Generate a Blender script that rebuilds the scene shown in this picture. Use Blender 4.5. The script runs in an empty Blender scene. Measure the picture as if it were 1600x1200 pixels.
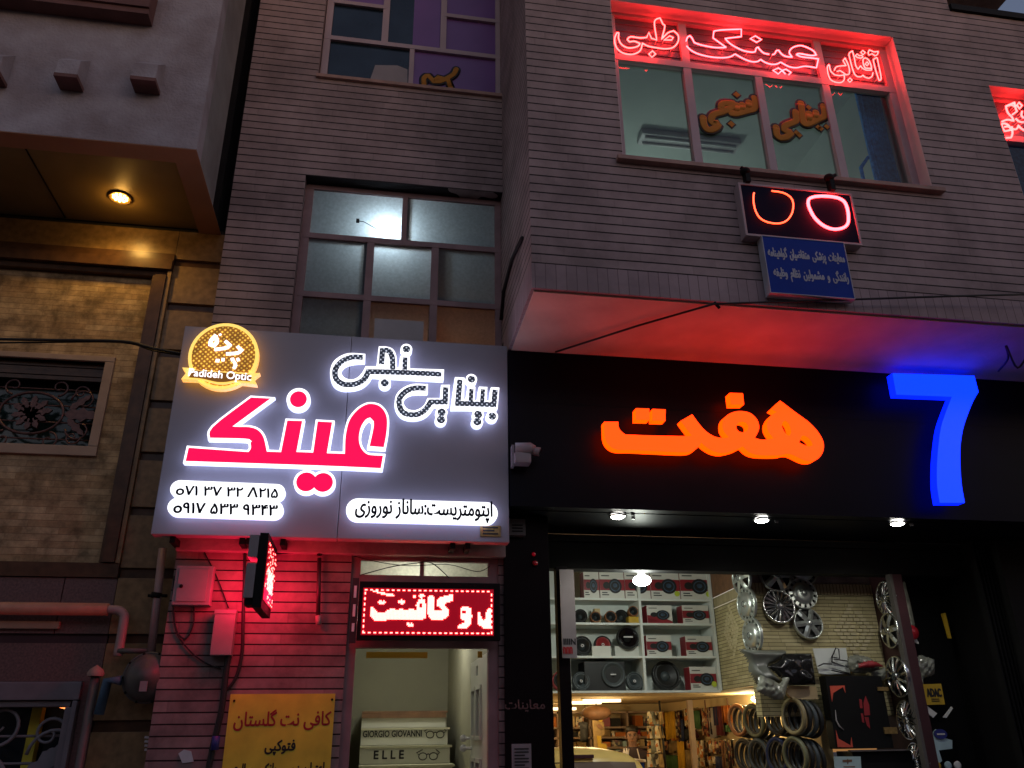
import bpy, bmesh, math, random
from mathutils import Vector, Matrix
from mathutils.geometry import tessellate_polygon
random.seed(7)
R = math.radians
S = bpy.context.scene
COL = S.collection

# ------------------------------------------------------------------ camera
YAW, PIT, ROL, FPX = R(9.743), R(23.243), R(-0.7236), 1264.26
CAM = Vector((0, 0, 1.65))
fw = Vector((math.sin(YAW) * math.cos(PIT), math.cos(YAW) * math.cos(PIT), math.sin(PIT)))
rt0 = Vector((math.cos(YAW), -math.sin(YAW), 0)); up0 = rt0.cross(fw)
rt = rt0 * math.cos(ROL) + up0 * math.sin(ROL); up = up0 * math.cos(ROL) - rt0 * math.sin(ROL)
cd = bpy.data.cameras.new('camera'); cam = bpy.data.objects.new('camera', cd); COL.objects.link(cam)
cd.sensor_width = 36; cd.lens = 36 * FPX / 1600; cd.clip_start = 0.05; cd.clip_end = 2000
cam.matrix_world = Matrix(((rt.x, up.x, -fw.x, CAM.x), (rt.y, up.y, -fw.y, CAM.y), (rt.z, up.z, -fw.z, CAM.z), (0, 0, 0, 1)))
S.camera = cam
# ------------------------------------------------------------------ dusk sky, weak sun, exposure
w = bpy.data.worlds.new('World'); S.world = w; w.use_nodes = True
nt = w.node_tree; bg = nt.nodes['Background']
sk = nt.nodes.new('ShaderNodeTexSky'); sk.sky_type = 'NISHITA'; sk.sun_disc = False
sk.sun_elevation = R(9.0); sk.sun_rotation = R(150); sk.air_density = 1.5; sk.dust_density = 0.6; sk.ozone_density = 2.5
tint = nt.nodes.new('ShaderNodeMix'); tint.data_type = 'RGBA'; tint.blend_type = 'MULTIPLY'; tint.inputs[0].default_value = 1
nt.links.new(sk.outputs[0], tint.inputs[6]); tint.inputs[7].default_value = (1.48, 1.06, 1.12, 1)
nt.links.new(tint.outputs[2], bg.inputs[0]); bg.inputs[1].default_value = 0.125
sl = bpy.data.lights.new('sun', 'SUN'); sl.energy = 0.02; sl.angle = R(12); sl.color = (1, 0.8, 0.75)
so = bpy.data.objects.new('sun', sl); COL.objects.link(so); so.rotation_euler = (R(75), 0, R(-30))
S.view_settings.view_transform = 'Standard'; S.view_settings.look = 'None'
S.view_settings.exposure = 0.0; S.view_settings.gamma = 1
S.cycles.use_denoising = True; S.cycles.max_bounces = 6; S.cycles.sample_clamp_indirect = 4
S.cycles.caustics_reflective = False; S.cycles.caustics_refractive = False


# ------------------------------------------------------------------ photo pixel -> point on a real plane of the place
def ray(x, y): return rt * ((x - 800) / FPX) - up * ((y - 600) / FPX) + fw
def at(x, y, Y): d = ray(x, y); return CAM + d * (Y / d.y)
def atx(x, y, X): d = ray(x, y); return CAM + d * (X / d.x)
def atz(x, y, Z): d = ray(x, y); return CAM + d * ((Z - CAM.z) / d.z)


# ------------------------------------------------------------------ materials
M = {}
def pm(name, col, rough=.6, metal=0, var=.18, scale=6, bump=0, bscale=60, spec=.5, col2=None):
    m = bpy.data.materials.new(name); m.use_nodes = True; n = m.node_tree; b = n.nodes['Principled BSDF']
    b.inputs['Roughness'].default_value = rough; b.inputs['Metallic'].default_value = metal
    b.inputs['Specular IOR Level'].default_value = spec
    tc = n.nodes.new('ShaderNodeTexCoord')
    nz = n.nodes.new('ShaderNodeTexNoise'); nz.inputs['Scale'].default_value = scale; nz.inputs['Detail'].default_value = 6
    n.links.new(tc.outputs['Object'], nz.inputs['Vector'])
    rp = n.nodes.new('ShaderNodeValToRGB'); rp.color_ramp.elements[0].position = .3; rp.color_ramp.elements[1].position = .72
    a = col2 or tuple(c * (1 - var) for c in col); c2 = col if col2 else tuple(min(1, c * (1 + var)) for c in col)
    rp.color_ramp.elements[0].color = (*a, 1); rp.color_ramp.elements[1].color = (*c2, 1)
    n.links.new(nz.outputs['Fac'], rp.inputs[0]); n.links.new(rp.outputs[0], b.inputs['Base Color'])
    if bump:
        n2 = n.nodes.new('ShaderNodeTexNoise'); n2.inputs['Scale'].default_value = bscale; n2.inputs['Detail'].default_value = 4
        n.links.new(tc.outputs['Object'], n2.inputs['Vector'])
        bp = n.nodes.new('ShaderNodeBump'); bp.inputs['Strength'].default_value = bump; bp.inputs['Distance'].default_value = .01
        n.links.new(n2.outputs['Fac'], bp.inputs['Height']); n.links.new(bp.outputs[0], b.inputs['Normal'])
    M[name] = m; return m
def em(name, col, k, base=(.8, .8, .8)):
    m = bpy.data.materials.new(name); m.use_nodes = True; b = m.node_tree.nodes['Principled BSDF']
    b.inputs['Base Color'].default_value = (*base, 1); b.inputs['Roughness'].default_value = .4
    b.inputs['Emission Color'].default_value = (*col, 1); b.inputs['Emission Strength'].default_value = k
    M[name] = m; return m
def glass(name, tintc=(.85, .9, .9), gl=.08):
    m = bpy.data.materials.new(name); m.use_nodes = True; n = m.node_tree; n.nodes.remove(n.nodes['Principled BSDF'])
    t = n.nodes.new('ShaderNodeBsdfTransparent'); t.inputs[0].default_value = (*tintc, 1)
    g = n.nodes.new('ShaderNodeBsdfGlossy'); g.inputs['Roughness'].default_value = .03
    x = n.nodes.new('ShaderNodeMixShader'); x.inputs[0].default_value = gl
    n.links.new(t.outputs[0], x.inputs[1]); n.links.new(g.outputs[0], x.inputs[2])
    n.links.new(x.outputs[0], n.nodes['Material Output'].inputs[0]); M[name] = m; return m
def frosted(name, dcol, tcol):
    m = bpy.data.materials.new(name); m.use_nodes = True; n = m.node_tree; n.nodes.remove(n.nodes['Principled BSDF'])
    d = n.nodes.new('ShaderNodeBsdfDiffuse'); d.inputs[0].default_value = (*dcol, 1)
    t = n.nodes.new('ShaderNodeBsdfTranslucent')
    tc = n.nodes.new('ShaderNodeTexCoord'); nz = n.nodes.new('ShaderNodeTexNoise'); nz.inputs['Scale'].default_value = 45; nz.inputs['Detail'].default_value = 5
    n.links.new(tc.outputs['Object'], nz.inputs['Vector'])
    rp = n.nodes.new('ShaderNodeValToRGB'); rp.color_ramp.elements[0].position = .3; rp.color_ramp.elements[1].position = .7
    rp.color_ramp.elements[0].color = (*[c * .78 for c in tcol], 1); rp.color_ramp.elements[1].color = (*tcol, 1)
    n.links.new(nz.outputs['Fac'], rp.inputs[0]); n.links.new(rp.outputs[0], t.inputs[0])
    x = n.nodes.new('ShaderNodeMixShader'); x.inputs[0].default_value = .7
    n.links.new(d.outputs[0], x.inputs[1]); n.links.new(t.outputs[0], x.inputs[2])
    n.links.new(x.outputs[0], n.nodes['Material Output'].inputs[0]); M[name] = m; return m
def brick(name, ca, cb, mort, roww, rowh, zoff=0.0, joint=.09, vert=.5, vertical=False, stain=(.75, 1.1), rough=.75, sts=2.2):
    """courses along the wall: dark bed joints, faint head joints, blotchy stone tone"""
    m = bpy.data.materials.new(name); m.use_nodes = True; n = m.node_tree; b = n.nodes['Principled BSDF']; L = n.links.new
    b.inputs['Roughness'].default_value = rough; b.inputs['Specular IOR Level'].default_value = .3
    ge = n.nodes.new('ShaderNodeNewGeometry'); sp = n.nodes.new('ShaderNodeSeparateXYZ'); L(ge.outputs['Position'], sp.inputs[0])
    def mth(op, a, bb=None, c=None):
        q = n.nodes.new('ShaderNodeMath'); q.operation = op
        for i, v in enumerate((a, bb, c)):
            if v is None: continue
            if isinstance(v, (int, float)): q.inputs[i].default_value = v
            else: L(v, q.inputs[i])
        return q.outputs[0]
    u = mth('ADD', sp.outputs[0], sp.outputs[1]); z = mth('SUBTRACT', sp.outputs[2], zoff)
    if vertical: u, z = z, u
    nzw = n.nodes.new('ShaderNodeTexNoise'); nzw.inputs['Scale'].default_value = 1.3
    L(ge.outputs['Position'], nzw.inputs['Vector']); wob = mth('MULTIPLY', nzw.outputs['Fac'], .008)
    zr = mth('DIVIDE', mth('ADD', z, wob), rowh); row = mth('FLOOR', zr); fz = mth('SUBTRACT', zr, row)
    jz = mth('LESS_THAN', fz, joint)
    wn = n.nodes.new('ShaderNodeTexWhiteNoise'); wn.noise_dimensions = '1D'; L(row, wn.inputs['W'])
    ur = mth('ADD', mth('DIVIDE', u, roww), mth('MULTIPLY', wn.outputs['Value'], 3.0)); cu = mth('FLOOR', ur); fu = mth('SUBTRACT', ur, cu)
    ju = mth('MULTIPLY', mth('LESS_THAN', fu, .022), vert)
    cv = n.nodes.new('ShaderNodeCombineXYZ'); L(cu, cv.inputs[0]); L(row, cv.inputs[1])
    wc = n.nodes.new('ShaderNodeTexWhiteNoise'); wc.noise_dimensions = '2D'; L(cv.outputs[0], wc.inputs['Vector'])
    mx = n.nodes.new('ShaderNodeMix'); mx.data_type = 'RGBA'; L(wc.outputs['Value'], mx.inputs[0])
    mx.inputs[6].default_value = (*ca, 1); mx.inputs[7].default_value = (*cb, 1)
    nz = n.nodes.new('ShaderNodeTexNoise'); nz.inputs['Scale'].default_value = sts; nz.inputs['Detail'].default_value = 8; nz.inputs['Roughness'].default_value = .65
    L(ge.outputs['Position'], nz.inputs['Vector'])
    mr = n.nodes.new('ShaderNodeMapRange'); mr.inputs[1].default_value = .35; mr.inputs[2].default_value = .65; mr.inputs[3].default_value = stain[0]; mr.inputs[4].default_value = stain[1]
    L(nz.outputs['Fac'], mr.inputs[0])
    sc = n.nodes.new('ShaderNodeVectorMath'); sc.operation = 'SCALE'; L(mx.outputs[2], sc.inputs[0]); L(mr.outputs[0], sc.inputs['Scale'])
    jj = mth('MAXIMUM', jz, ju)
    fin = n.nodes.new('ShaderNodeMix'); fin.data_type = 'RGBA'; L(jj, fin.inputs[0]); L(sc.outputs[0], fin.inputs[6]); fin.inputs[7].default_value = (*mort, 1)
    L(fin.outputs[2], b.inputs['Base Color'])
    bp = n.nodes.new('ShaderNodeBump'); bp.inputs['Strength'].default_value = .6; bp.inputs['Distance'].default_value = .008
    n3 = n.nodes.new('ShaderNodeTexNoise'); n3.inputs['Scale'].default_value = 40; L(ge.outputs['Position'], n3.inputs['Vector'])
    L(mth('SUBTRACT', mth('MULTIPLY', n3.outputs['Fac'], .3), jz), bp.inputs['Height']); L(bp.outputs[0], b.inputs['Normal'])
    M[name] = m; return m

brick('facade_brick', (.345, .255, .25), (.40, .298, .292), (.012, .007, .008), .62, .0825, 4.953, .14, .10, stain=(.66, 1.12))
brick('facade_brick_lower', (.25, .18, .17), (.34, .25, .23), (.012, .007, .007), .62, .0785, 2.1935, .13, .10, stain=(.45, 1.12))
brick('soldier_brick', (.35, .26, .27), (.41, .305, .315), (.16, .11, .115), .6, .082, 0, .06, .0, vertical=True)
brick('travertine', (.37, .245, .125), (.51, .375, .21), (.20, .125, .07), .27, .055, 0, .07, .3, stain=(.38, 1.2), sts=7)
brick('tan_brick', (.46, .40, .21), (.62, .55, .31), (.13, .105, .05), .17, .034, 2.0, .16, .8, stain=(.8, 1.1))
pm('tan_brick_plain', (.60, .53, .32), .75, var=.1, scale=20)
brick('tan_soldier', (.50, .43, .25), (.58, .50, .30), (.13, .105, .05), .6, .036, 0, .18, 0, vertical=True)
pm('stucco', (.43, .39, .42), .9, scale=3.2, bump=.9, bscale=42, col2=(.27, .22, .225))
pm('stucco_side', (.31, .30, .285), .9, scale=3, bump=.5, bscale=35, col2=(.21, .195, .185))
pm('corbel_red', (.16, .07, .06), .8)
pm('soffit_border', (.34, .17, .09), .7, var=.1, scale=3)
pm('soffit_panel', (.20, .14, .06), .45, var=.12, scale=3)
pm('brown_stone', (.24, .155, .075), .34, var=.28, scale=16, spec=.3)
pm('brown_dark', (.085, .043, .022), .3, var=.3, scale=12, spec=.3)
pm('pale_frame', (.38, .27, .19), .6, var=.12)
pm('red_granite', (.14, .077, .07), .4, var=.35, scale=60)
pm('soffit_plaster', (.70, .60, .48), .85, scale=3, bump=.4, bscale=25, col2=(.54, .45, .36))
pm('plaster', (.62, .55, .54), .85, var=.1, scale=4, bump=.35, bscale=25)
pm('concrete', (.36, .30, .28), .85, var=.25, scale=6, bump=.5, bscale=30)
pm('alu_mauve', (.40, .31, .33), .45, var=.1, scale=3)
pm('steel_brown', (.28, .17, .17), .5, var=.2, scale=6)
pm('sill_stone', (.36, .22, .18), .7, var=.2, scale=8)
pm('transom_panel', (.10, .075, .09), .25, var=.15, scale=5)
pm('black_panel', (.003, .0035, .008), .4, var=.2, scale=3, spec=.12)
pm('black_gloss', (.006, .004, .005), .18, var=.1, spec=.25)
pm('black_matte', (.005, .005, .005), .7, var=.2, spec=.2)
pm('dark_interior', (.02, .02, .022), .9)
pm('maroon_paint', (.045, .014, .018), .4, var=.15)
pm('sign_panel', (.33, .31, .345), .38, var=.05, scale=1.5)
pm('grey_plastic', (.40, .38, .38), .45, var=.08)
pm('white_plastic', (.72, .70, .70), .4, var=.06)
pm('camera_shell', (.38, .33, .35), .4, var=.06)
pm('frame_dark', (.17, .145, .155), .5)
pm('white_paint', (.62, .62, .55), .45, var=.06, scale=4)
pm('grey_box', (.27, .24, .245), .5, var=.1)
pm('pipe_cream', (.38, .27, .165), .5, var=.15, scale=10)
pm('pipe_pink', (.36, .25, .235), .5, var=.15, scale=10)
pm('cable_black', (.012, .011, .011), .6)
pm('cream_wall', (.62, .60, .44), .75, var=.06, scale=2)
pm('stair_cream', (.37, .355, .26), .75, var=.06, scale=2)
pm('warm_wall', (.66, .50, .26), .75, var=.08, scale=3)
pm('ceiling_warm', (.68, .52, .27), .8, var=.06, scale=2)
pm('shelf_white', (.70, .74, .70), .5, var=.05)
pm('chrome', (.62, .64, .62), .22, metal=1, var=.1)
pm('hubcap_silver', (.55, .60, .56), .3, metal=.75, var=.1)
pm('wood_brown', (.20, .10, .05), .6, var=.3, scale=12)
pm('skin', (.30, .165, .11), .55, var=.08)
pm('hair', (.012, .009, .008), .5)
pm('jacket', (.03, .016, .022), .7, var=.25)
pm('jacket_white', (.6, .55, .55), .7)
pm('asphalt', (.05, .05, .052), .9, var=.25, scale=30, bump=.6)
pm('paving', (.20, .19, .18), .85, var=.2, scale=12, bump=.4)
pm('blue_plate', (.005, .036, .31), .55, var=.08, spec=.15)
pm('plate_letter', (.42, .43, .50), .5)
pm('ink_navy', (.004, .004, .022), .6, spec=.08)
pm('ink_black', (.012, .012, .012), .5)
pm('ink_red', (.34, .012, .016), .5)
pm('poster_yellow', (.72, .62, .05), .55, var=.18, scale=5)
pm('sticker_orange', (.44, .19, .03), .95, var=.1)
pm('purple_film', (.17, .075, .27), .3, var=.12, scale=2)
pm('teal_dark', (.012, .022, .035), .15, var=.4, scale=3)
pm('green_glass', (.02, .045, .038), .12, var=.4, scale=6)
pm('curtain_blue', (.05, .26, .80), .8, var=.45, scale=25)
pm('room_dim', (.07, .085, .10), .8)
pm('room_ceiling', (.42, .46, .43), .8, var=.08, scale=1.5)
pm('gold_plate', (.40, .27, .10), .35, metal=.6, var=.3, scale=40)
pm('car_yellow', (.70, .50, .16), .25, var=.05)  # yellow cast of warm light put into the car's colour
pm('car_glass', (.13, .08, .03), .08, var=.1, spec=.8)
pm('tyre', (.02, .02, .02), .8)
pm('red_card', (.26, .02, .03), .45, var=.15)
pm('white_card', (.66, .66, .60), .55, var=.06)
pm('speaker_black', (.014, .015, .015), .5, var=.2)
pm('speaker_grey', (.06, .075, .08), .45, var=.15)
pm('copper', (.34, .14, .06), .4, metal=.3, var=.15)
pm('speaker_red', (.30, .025, .03), .4)
pm('pic_blue', (.05, .09, .15), .4, var=.4, scale=20)
pm('tag_lime', (.45, .55, .05), .5)
pm('plastic_bag', (.24, .25, .20), .16, var=.45, scale=10)
pm('bumper_grey', (.13, .14, .12), .3, var=.25, scale=6)
pm('bag_dark', (.012, .012, .012), .18, var=.6, scale=8)
pm('graphic_red', (.62, .09, .05), .5, var=.06)
pm('paper_teal', (.42, .58, .58), .6)
pm('yellow_pack', (.52, .33, .02), .5, var=.12)
pm('blue_logo', (.02, .03, .20), .5)
pm('valve_blue', (.05, .11, .17), .6)
pm('reflector_red', (.35, .01, .02), .3)
pm('pen_white', (.6, .6, .58), .5)
pm('gas_grey', (.085, .078, .072), .5, var=.2)
glass('clear_glass'); glass('shop_glass', (.93, .95, .93), .03); glass('tinted_pane', (.55, .63, .62), .055)
frosted('frosted_pane', (.15, .17, .20), (.62, .72, .78))
frosted('frosted_glow', (.34, .24, .20), (.75, .55, .42))  # warm copy of the pane: orange glow put into its colour
frosted('transom_pane', (.4, .4, .33), (.8, .8, .66))
# things that give off light
em('neon_red', (1, .023, .022), 22); em('neon_dim', (1, .045, .010), 7); em('neon_pink', (1, .026, .032), 23)
em('led_red', (1, .05, .042), 22); em('led_panel', (1, .0, .03), .12, (.05, .005, .008)); em('led_board', (1, .0, .03), .26, (.05, .005, .008))  # led_board's own faint glow stands for the bloom between the LEDs
em('acrylic_white', (.93, .93, 1), 1.7); em('acrylic_edge', (.55, .62, 1), 1.9); em('acrylic_red', (1, .0, .085), 1.0, (.5, .01, .05))
em('acrylic_gold', (1, .62, .06), 1.15); em('banner_fill', (1, .36, .03), .16, (.2, .07, .01)); em('gold_edge', (1, .42, .05), 1.3); em('pill_white', (.95, .97, 1), 1.6)
em('orange_face', (1, .0214, .0), 5.5, (.1, .02, .01)); em('orange_side', (1, .031, .0), 5.2, (.1, .02, .01))
em('blue_face', (.0012, .0167, 1), 4.2, (.004, .01, .1)); em('blue_side', (.0007, .008, 1), 3.0, (.004, .01, .1))
em('lamp_white', (1, .97, .88), 30); em('lamp_amber', (1, .58, .14), 12); em('tube_warm', (1, .75, .4), 3); em('tube_cold', (.95, 1, .93), 25)
em('glow_orange', (1, .25, .06), 3)
def dotted(name, c0, c1, e0, e1, sc, lo=.25, hi=.4):
    """face pierced by rows of small lit holes"""
    m = bpy.data.materials.new(name); m.use_nodes = True; n = m.node_tree; b = n.nodes['Principled BSDF']; L = n.links.new
    ge = n.nodes.new('ShaderNodeNewGeometry'); mp = n.nodes.new('ShaderNodeMapping'); L(ge.outputs['Position'], mp.inputs[0])
    mp.inputs['Rotation'].default_value = (0, R(45), 0); mp.inputs['Scale'].default_value = (sc, 0, sc)
    fr = n.nodes.new('ShaderNodeVectorMath'); fr.operation = 'FRACTION'; L(mp.outputs[0], fr.inputs[0])
    sb = n.nodes.new('ShaderNodeVectorMath'); sb.operation = 'DISTANCE'; L(fr.outputs[0], sb.inputs[0]); sb.inputs[1].default_value = (.5, 0, .5)
    mr = n.nodes.new('ShaderNodeMapRange'); mr.inputs[1].default_value = lo; mr.inputs[2].default_value = hi; L(sb.outputs['Value'], mr.inputs[0])
    nz = n.nodes.new('ShaderNodeTexWhiteNoise'); nz.noise_dimensions = '3D'; fl = n.nodes.new('ShaderNodeVectorMath'); fl.operation = 'FLOOR'; L(mp.outputs[0], fl.inputs[0]); L(fl.outputs[0], nz.inputs['Vector'])
    mx = n.nodes.new('ShaderNodeMix'); mx.data_type = 'RGBA'; L(mr.outputs[0], mx.inputs[0]); mx.inputs[6].default_value = (*c1, 1); mx.inputs[7].default_value = (*c0, 1)
    L(mx.outputs[2], b.inputs['Base Color']); L(mx.outputs[2], b.inputs['Emission Color'])
    m2 = n.nodes.new('ShaderNodeMapRange'); m2.inputs[1].default_value = 0; m2.inputs[2].default_value = 1; m2.inputs[3].default_value = e1; m2.inputs[4].default_value = e0; L(mr.outputs[0], m2.inputs[0])
    pw = n.nodes.new('ShaderNodeMath'); pw.operation = 'MULTIPLY_ADD'; pw.inputs[1].default_value = 1.0; pw.inputs[2].default_value = .45; L(nz.outputs['Value'], pw.inputs[0])
    ml = n.nodes.new('ShaderNodeMath'); ml.operation = 'MULTIPLY'; L(m2.outputs[0], ml.inputs[0]); L(pw.outputs[0], ml.inputs[1])
    L(ml.outputs[0], b.inputs['Emission Strength']); M[name] = m
dotted('gold_mesh', (.40, .15, .016), (1, .58, .07), .7, 1.0, 34, .18, .34)
dotted('crystal_mesh', (.03, .04, .07), (.62, .68, .80), .5, .75, 34, .16, .34)

# ------------------------------------------------------------------ mesh building
ORG = {}
class MB:
    def __init__(s): s.v = []; s.f = []; s.mi = []; s.sm = []
    def add(s, vs, fs, mi=0, smooth=False):
        o = len(s.v); s.v += [tuple(p) for p in vs]
        for f in fs: s.f.append(tuple(i + o for i in f)); s.mi.append(mi); s.sm.append(smooth)
        return s
    def box(s, x0, x1, y0, y1, z0, z1, mi=0):
        x0, x1 = min(x0, x1), max(x0, x1); y0, y1 = min(y0, y1), max(y0, y1); z0, z1 = min(z0, z1), max(z0, z1)
        return s.add([(x0, y0, z0), (x1, y0, z0), (x1, y1, z0), (x0, y1, z0), (x0, y0, z1), (x1, y0, z1), (x1, y1, z1), (x0, y1, z1)],
                     [(0, 3, 2, 1), (4, 5, 6, 7), (0, 1, 5, 4), (1, 2, 6, 5), (2, 3, 7, 6), (3, 0, 4, 7)], mi)
    def prism(s, loops, y0, y1, mi=0, side=None, back=True):
        """loops: outline (x,z) then holes; front at y0 (towards the street)"""
        if not isinstance(loops[0][0], (tuple, list)): loops = [loops]
        side = mi if side is None else side
        flat = [p for l in loops for p in l]
        tri = tessellate_polygon([[Vector((p[0], p[1], 0)) for p in l] for l in loops])
        fr = []
        for t in tri:
            a, b, c = (flat[i] for i in t)
            cr = (b[0] - a[0]) * (c[1] - a[1]) - (b[1] - a[1]) * (c[0] - a[0])
            fr.append(t if cr > 0 else t[::-1])
        s.add([(p[0], y0, p[1]) for p in flat], fr, mi)
        if back: s.add([(p[0], y1, p[1]) for p in flat], [t[::-1] for t in fr], side)
        for k, l in enumerate(loops):
            ar = sum(l[i - 1][0] * l[i][1] - l[i][0] * l[i - 1][1] for i in range(len(l)))
            q = l if (ar > 0) == (k == 0) else l[::-1]
            n = len(q); vs = [(p[0], y0, p[1]) for p in q] + [(p[0], y1, p[1]) for p in q]
            s.add(vs, [(i, i + n, (i + 1) % n + n, (i + 1) % n) for i in range(n)], side)
        return s
    def tube(s, pts, r, closed=False, n=8, mi=0, smooth=True):
        P = [Vector(p) for p in pts]; N = len(P); vs = []; rr = r if isinstance(r, (list, tuple)) else [r] * N
        pu = None
        for i, p in enumerate(P):
            if closed: t = P[(i + 1) % N] - P[i - 1]
            else: t = P[min(i + 1, N - 1)] - P[max(i - 1, 0)]
            t = t.normalized() if t.length > 1e-9 else Vector((0, 0, 1))
            if pu is None: pu = t.orthogonal().normalized()
            pu = (pu - t * pu.dot(t)); pu = pu.normalized() if pu.length > 1e-6 else t.orthogonal().normalized()
            b = t.cross(pu)
            for k in range(n):
                a = 2 * math.pi * k / n; vs.append(p + (pu * math.cos(a) + b * math.sin(a)) * rr[i])
        fs = []
        for i in range(N if closed else N - 1):
            j = (i + 1) % N
            for k in range(n): fs.append((i * n + k, i * n + (k + 1) % n, j * n + (k + 1) % n, j * n + k))
        if not closed: fs += [tuple(range(n))[::-1], tuple(range((N - 1) * n, N * n))]
        return s.add(vs, fs, mi, smooth)
    def lathe(s, prof, c=(0, 0, 0), axis='y', n=24, mi=0, smooth=True, sx=1, sz=1, a0=0, a1=360):
        """prof: (radius, offset along axis)"""
        vs = []; full = abs(a1 - a0) >= 360; m = n if full else n + 1
        for r, h in prof:
            for k in range(m):
                a = R(a0 + (a1 - a0) * k / n); u, v = r * math.cos(a) * sx, r * math.sin(a) * sz
                vs.append({'y': (c[0] + u, c[1] + h, c[2] + v), 'z': (c[0] + u, c[1] + v, c[2] + h), 'x': (c[0] + h, c[1] + u, c[2] + v)}[axis])
        fs = []
        for i in range(len(prof) - 1):
            for k in range(n if full else n):
                k2 = (k + 1) % m if full else k + 1
                fs.append((i * m + k, i * m + k2, (i + 1) * m + k2, (i + 1) * m + k))
        return s.add(vs, fs, mi, smooth)
    def ball(s, c, rx, ry, rz, n=12, mi=0):
        prof = [(max(1e-4, math.sin(math.pi * i / n)), -math.cos(math.pi * i / n)) for i in range(n + 1)]
        o = len(s.v); s.lathe(prof, (0, 0, 0), 'z', n * 2, mi)
        for i in range(o, len(s.v)): x, y, z = s.v[i]; s.v[i] = (c[0] + x * rx, c[1] + y * ry, c[2] + z * rz)
        return s
    def quad(s, a, b, c, d, mi=0): return s.add([a, b, c, d], [(0, 1, 2, 3)], mi)
    def xf(s, m):
        s.v = [tuple(m @ Vector(p)) for p in s.v]; return s
    def build(s, name, mats, parent=None, **kw):
        if not isinstance(mats, (list, tuple)): mats = [mats]
        o0 = ORG.get(parent.name, Vector()) if parent else Vector()
        me = bpy.data.meshes.new(name)
        me.from_pydata([tuple(Vector(p) - o0) for p in s.v], [], s.f)
        for m in mats: me.materials.append(M[m] if isinstance(m, str) else m)
        for p, i, t in zip(me.polygons, s.mi, s.sm): p.material_index = min(i, len(mats) - 1); p.use_smooth = t
        if kw.pop('fix', True):
            bm = bmesh.new(); bm.from_mesh(me); bmesh.ops.recalc_face_normals(bm, faces=bm.faces)
            bv = kw.pop('bevel', 0)
            if bv: bmesh.ops.bevel(bm, geom=[e for e in bm.edges if len(e.link_faces) == 2 and e.calc_face_angle() > .5], offset=bv, segments=2, profile=.7, affect='EDGES', clamp_overlap=True)
            bm.to_mesh(me); bm.free()
        o = bpy.data.objects.new(name, me); COL.objects.link(o)
        if parent: o.parent = parent
        ORG[o.name] = o0
        for k, v in kw.items():
            if v is not None: o['category' if k == 'cat' else k] = v
        return o
def thing(name, label, cat, loc, group=None):
    o = bpy.data.objects.new(name, None); COL.objects.link(o); o.location = loc; o.empty_display_size = .1
    o['label'] = label; o['category'] = cat
    if group: o['group'] = group
    ORG[o.name] = Vector(loc); return o
def lamp(name, loc, col, energy, parent=None, size=.05, kind='POINT', rot=None, spot=None):
    l = bpy.data.lights.new(name, kind); l.energy = energy; l.color = col
    if kind in ('POINT', 'SPOT'): l.shadow_soft_size = size
    if spot: l.spot_size = R(spot); l.spot_blend = .6
    o = bpy.data.objects.new(name, l); COL.objects.link(o); o.location = loc
    if rot: o.rotation_euler = rot
    if parent: o.parent = parent; o.location = Vector(loc) - ORG[parent.name]
    return o
def spl(pts, closed=True, thr=42, seg=5):
    """round the gentle turns of an outline, keep its corners"""
    P = [Vector((p[0], p[1])) for p in pts]; N = len(P)
    def corner(i):
        if not closed and i in (0, N - 1): return True
        a = P[i] - P[i - 1]; b = P[(i + 1) % N] - P[i]
        return a.length < 1e-9 or b.length < 1e-9 or abs(a.angle_signed(b)) > R(thr)
    out = []
    for i in range(N if closed else N - 1):
        j = (i + 1) % N; p1, p2 = P[i], P[j]
        p0 = p1 if corner(i) else P[i - 1]; p3 = p2 if corner(j) else P[(j + 1) % N]
        if p0 is p1: p0 = p1 - (p2 - p1) * .3
        if p3 is p2: p3 = p2 + (p2 - p1) * .3
        k = seg if not (corner(i) and corner(j)) else 1
        for q in range(k):
            t = q / k
            out.append(.5 * ((2 * p1) + (p2 - p0) * t + (2 * p0 - 5 * p1 + 4 * p2 - p3) * t * t + (3 * p1 - p0 - 3 * p2 + p3) * t ** 3))
    if not closed: out.append(P[-1])
    return [(p.x, p.y) for p in out]
def off(pts, d):
    """outline moved inwards by d"""
    P = [Vector(p) for p in pts]; n = len(P)
    ar = sum(P[i - 1].x * P[i].y - P[i].x * P[i - 1].y for i in range(n)); sgn = 1 if ar > 0 else -1
    out = []
    for i in range(n):
        a = (P[i] - P[i - 1]); b = (P[(i + 1) % n] - P[i])
        if a.length < 1e-9: a = b
        if b.length < 1e-9: b = a
        a.normalize(); b.normalize()
        na = Vector((-a.y, a.x)) * sgn; nb = Vector((-b.y, b.x)) * sgn; m = na + nb
        if m.length < 1e-6: m = na
        m.normalize(); k = d / max(.45, m.dot(na)); out.append(tuple(P[i] + m * k))
    return out
def ribbon(pts, wd):
    """strip of width wd along a line of (x,z) points"""
    P = [Vector(p) for p in pts]; L, Q = [], []
    for i in range(len(P)):
        a = (P[i] - P[i - 1]).normalized() if i else (P[1] - P[0]).normalized()
        b = (P[i + 1] - P[i]).normalized() if i < len(P) - 1 else a
        na = Vector((-a.y, a.x)); nb = Vector((-b.y, b.x)); m = (na + nb); m = m.normalized() if m.length > 1e-6 else na
        k = wd / 2 / max(.5, m.dot(na)); L.append(tuple(P[i] + m * k)); Q.append(tuple(P[i] - m * k))
    return L + Q[::-1]
def circ(cx, cz, rx, rz, n=28): return [(cx + rx * math.cos(2 * math.pi * k / n), cz + rz * math.sin(2 * math.pi * k / n)) for k in range(n)]
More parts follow.
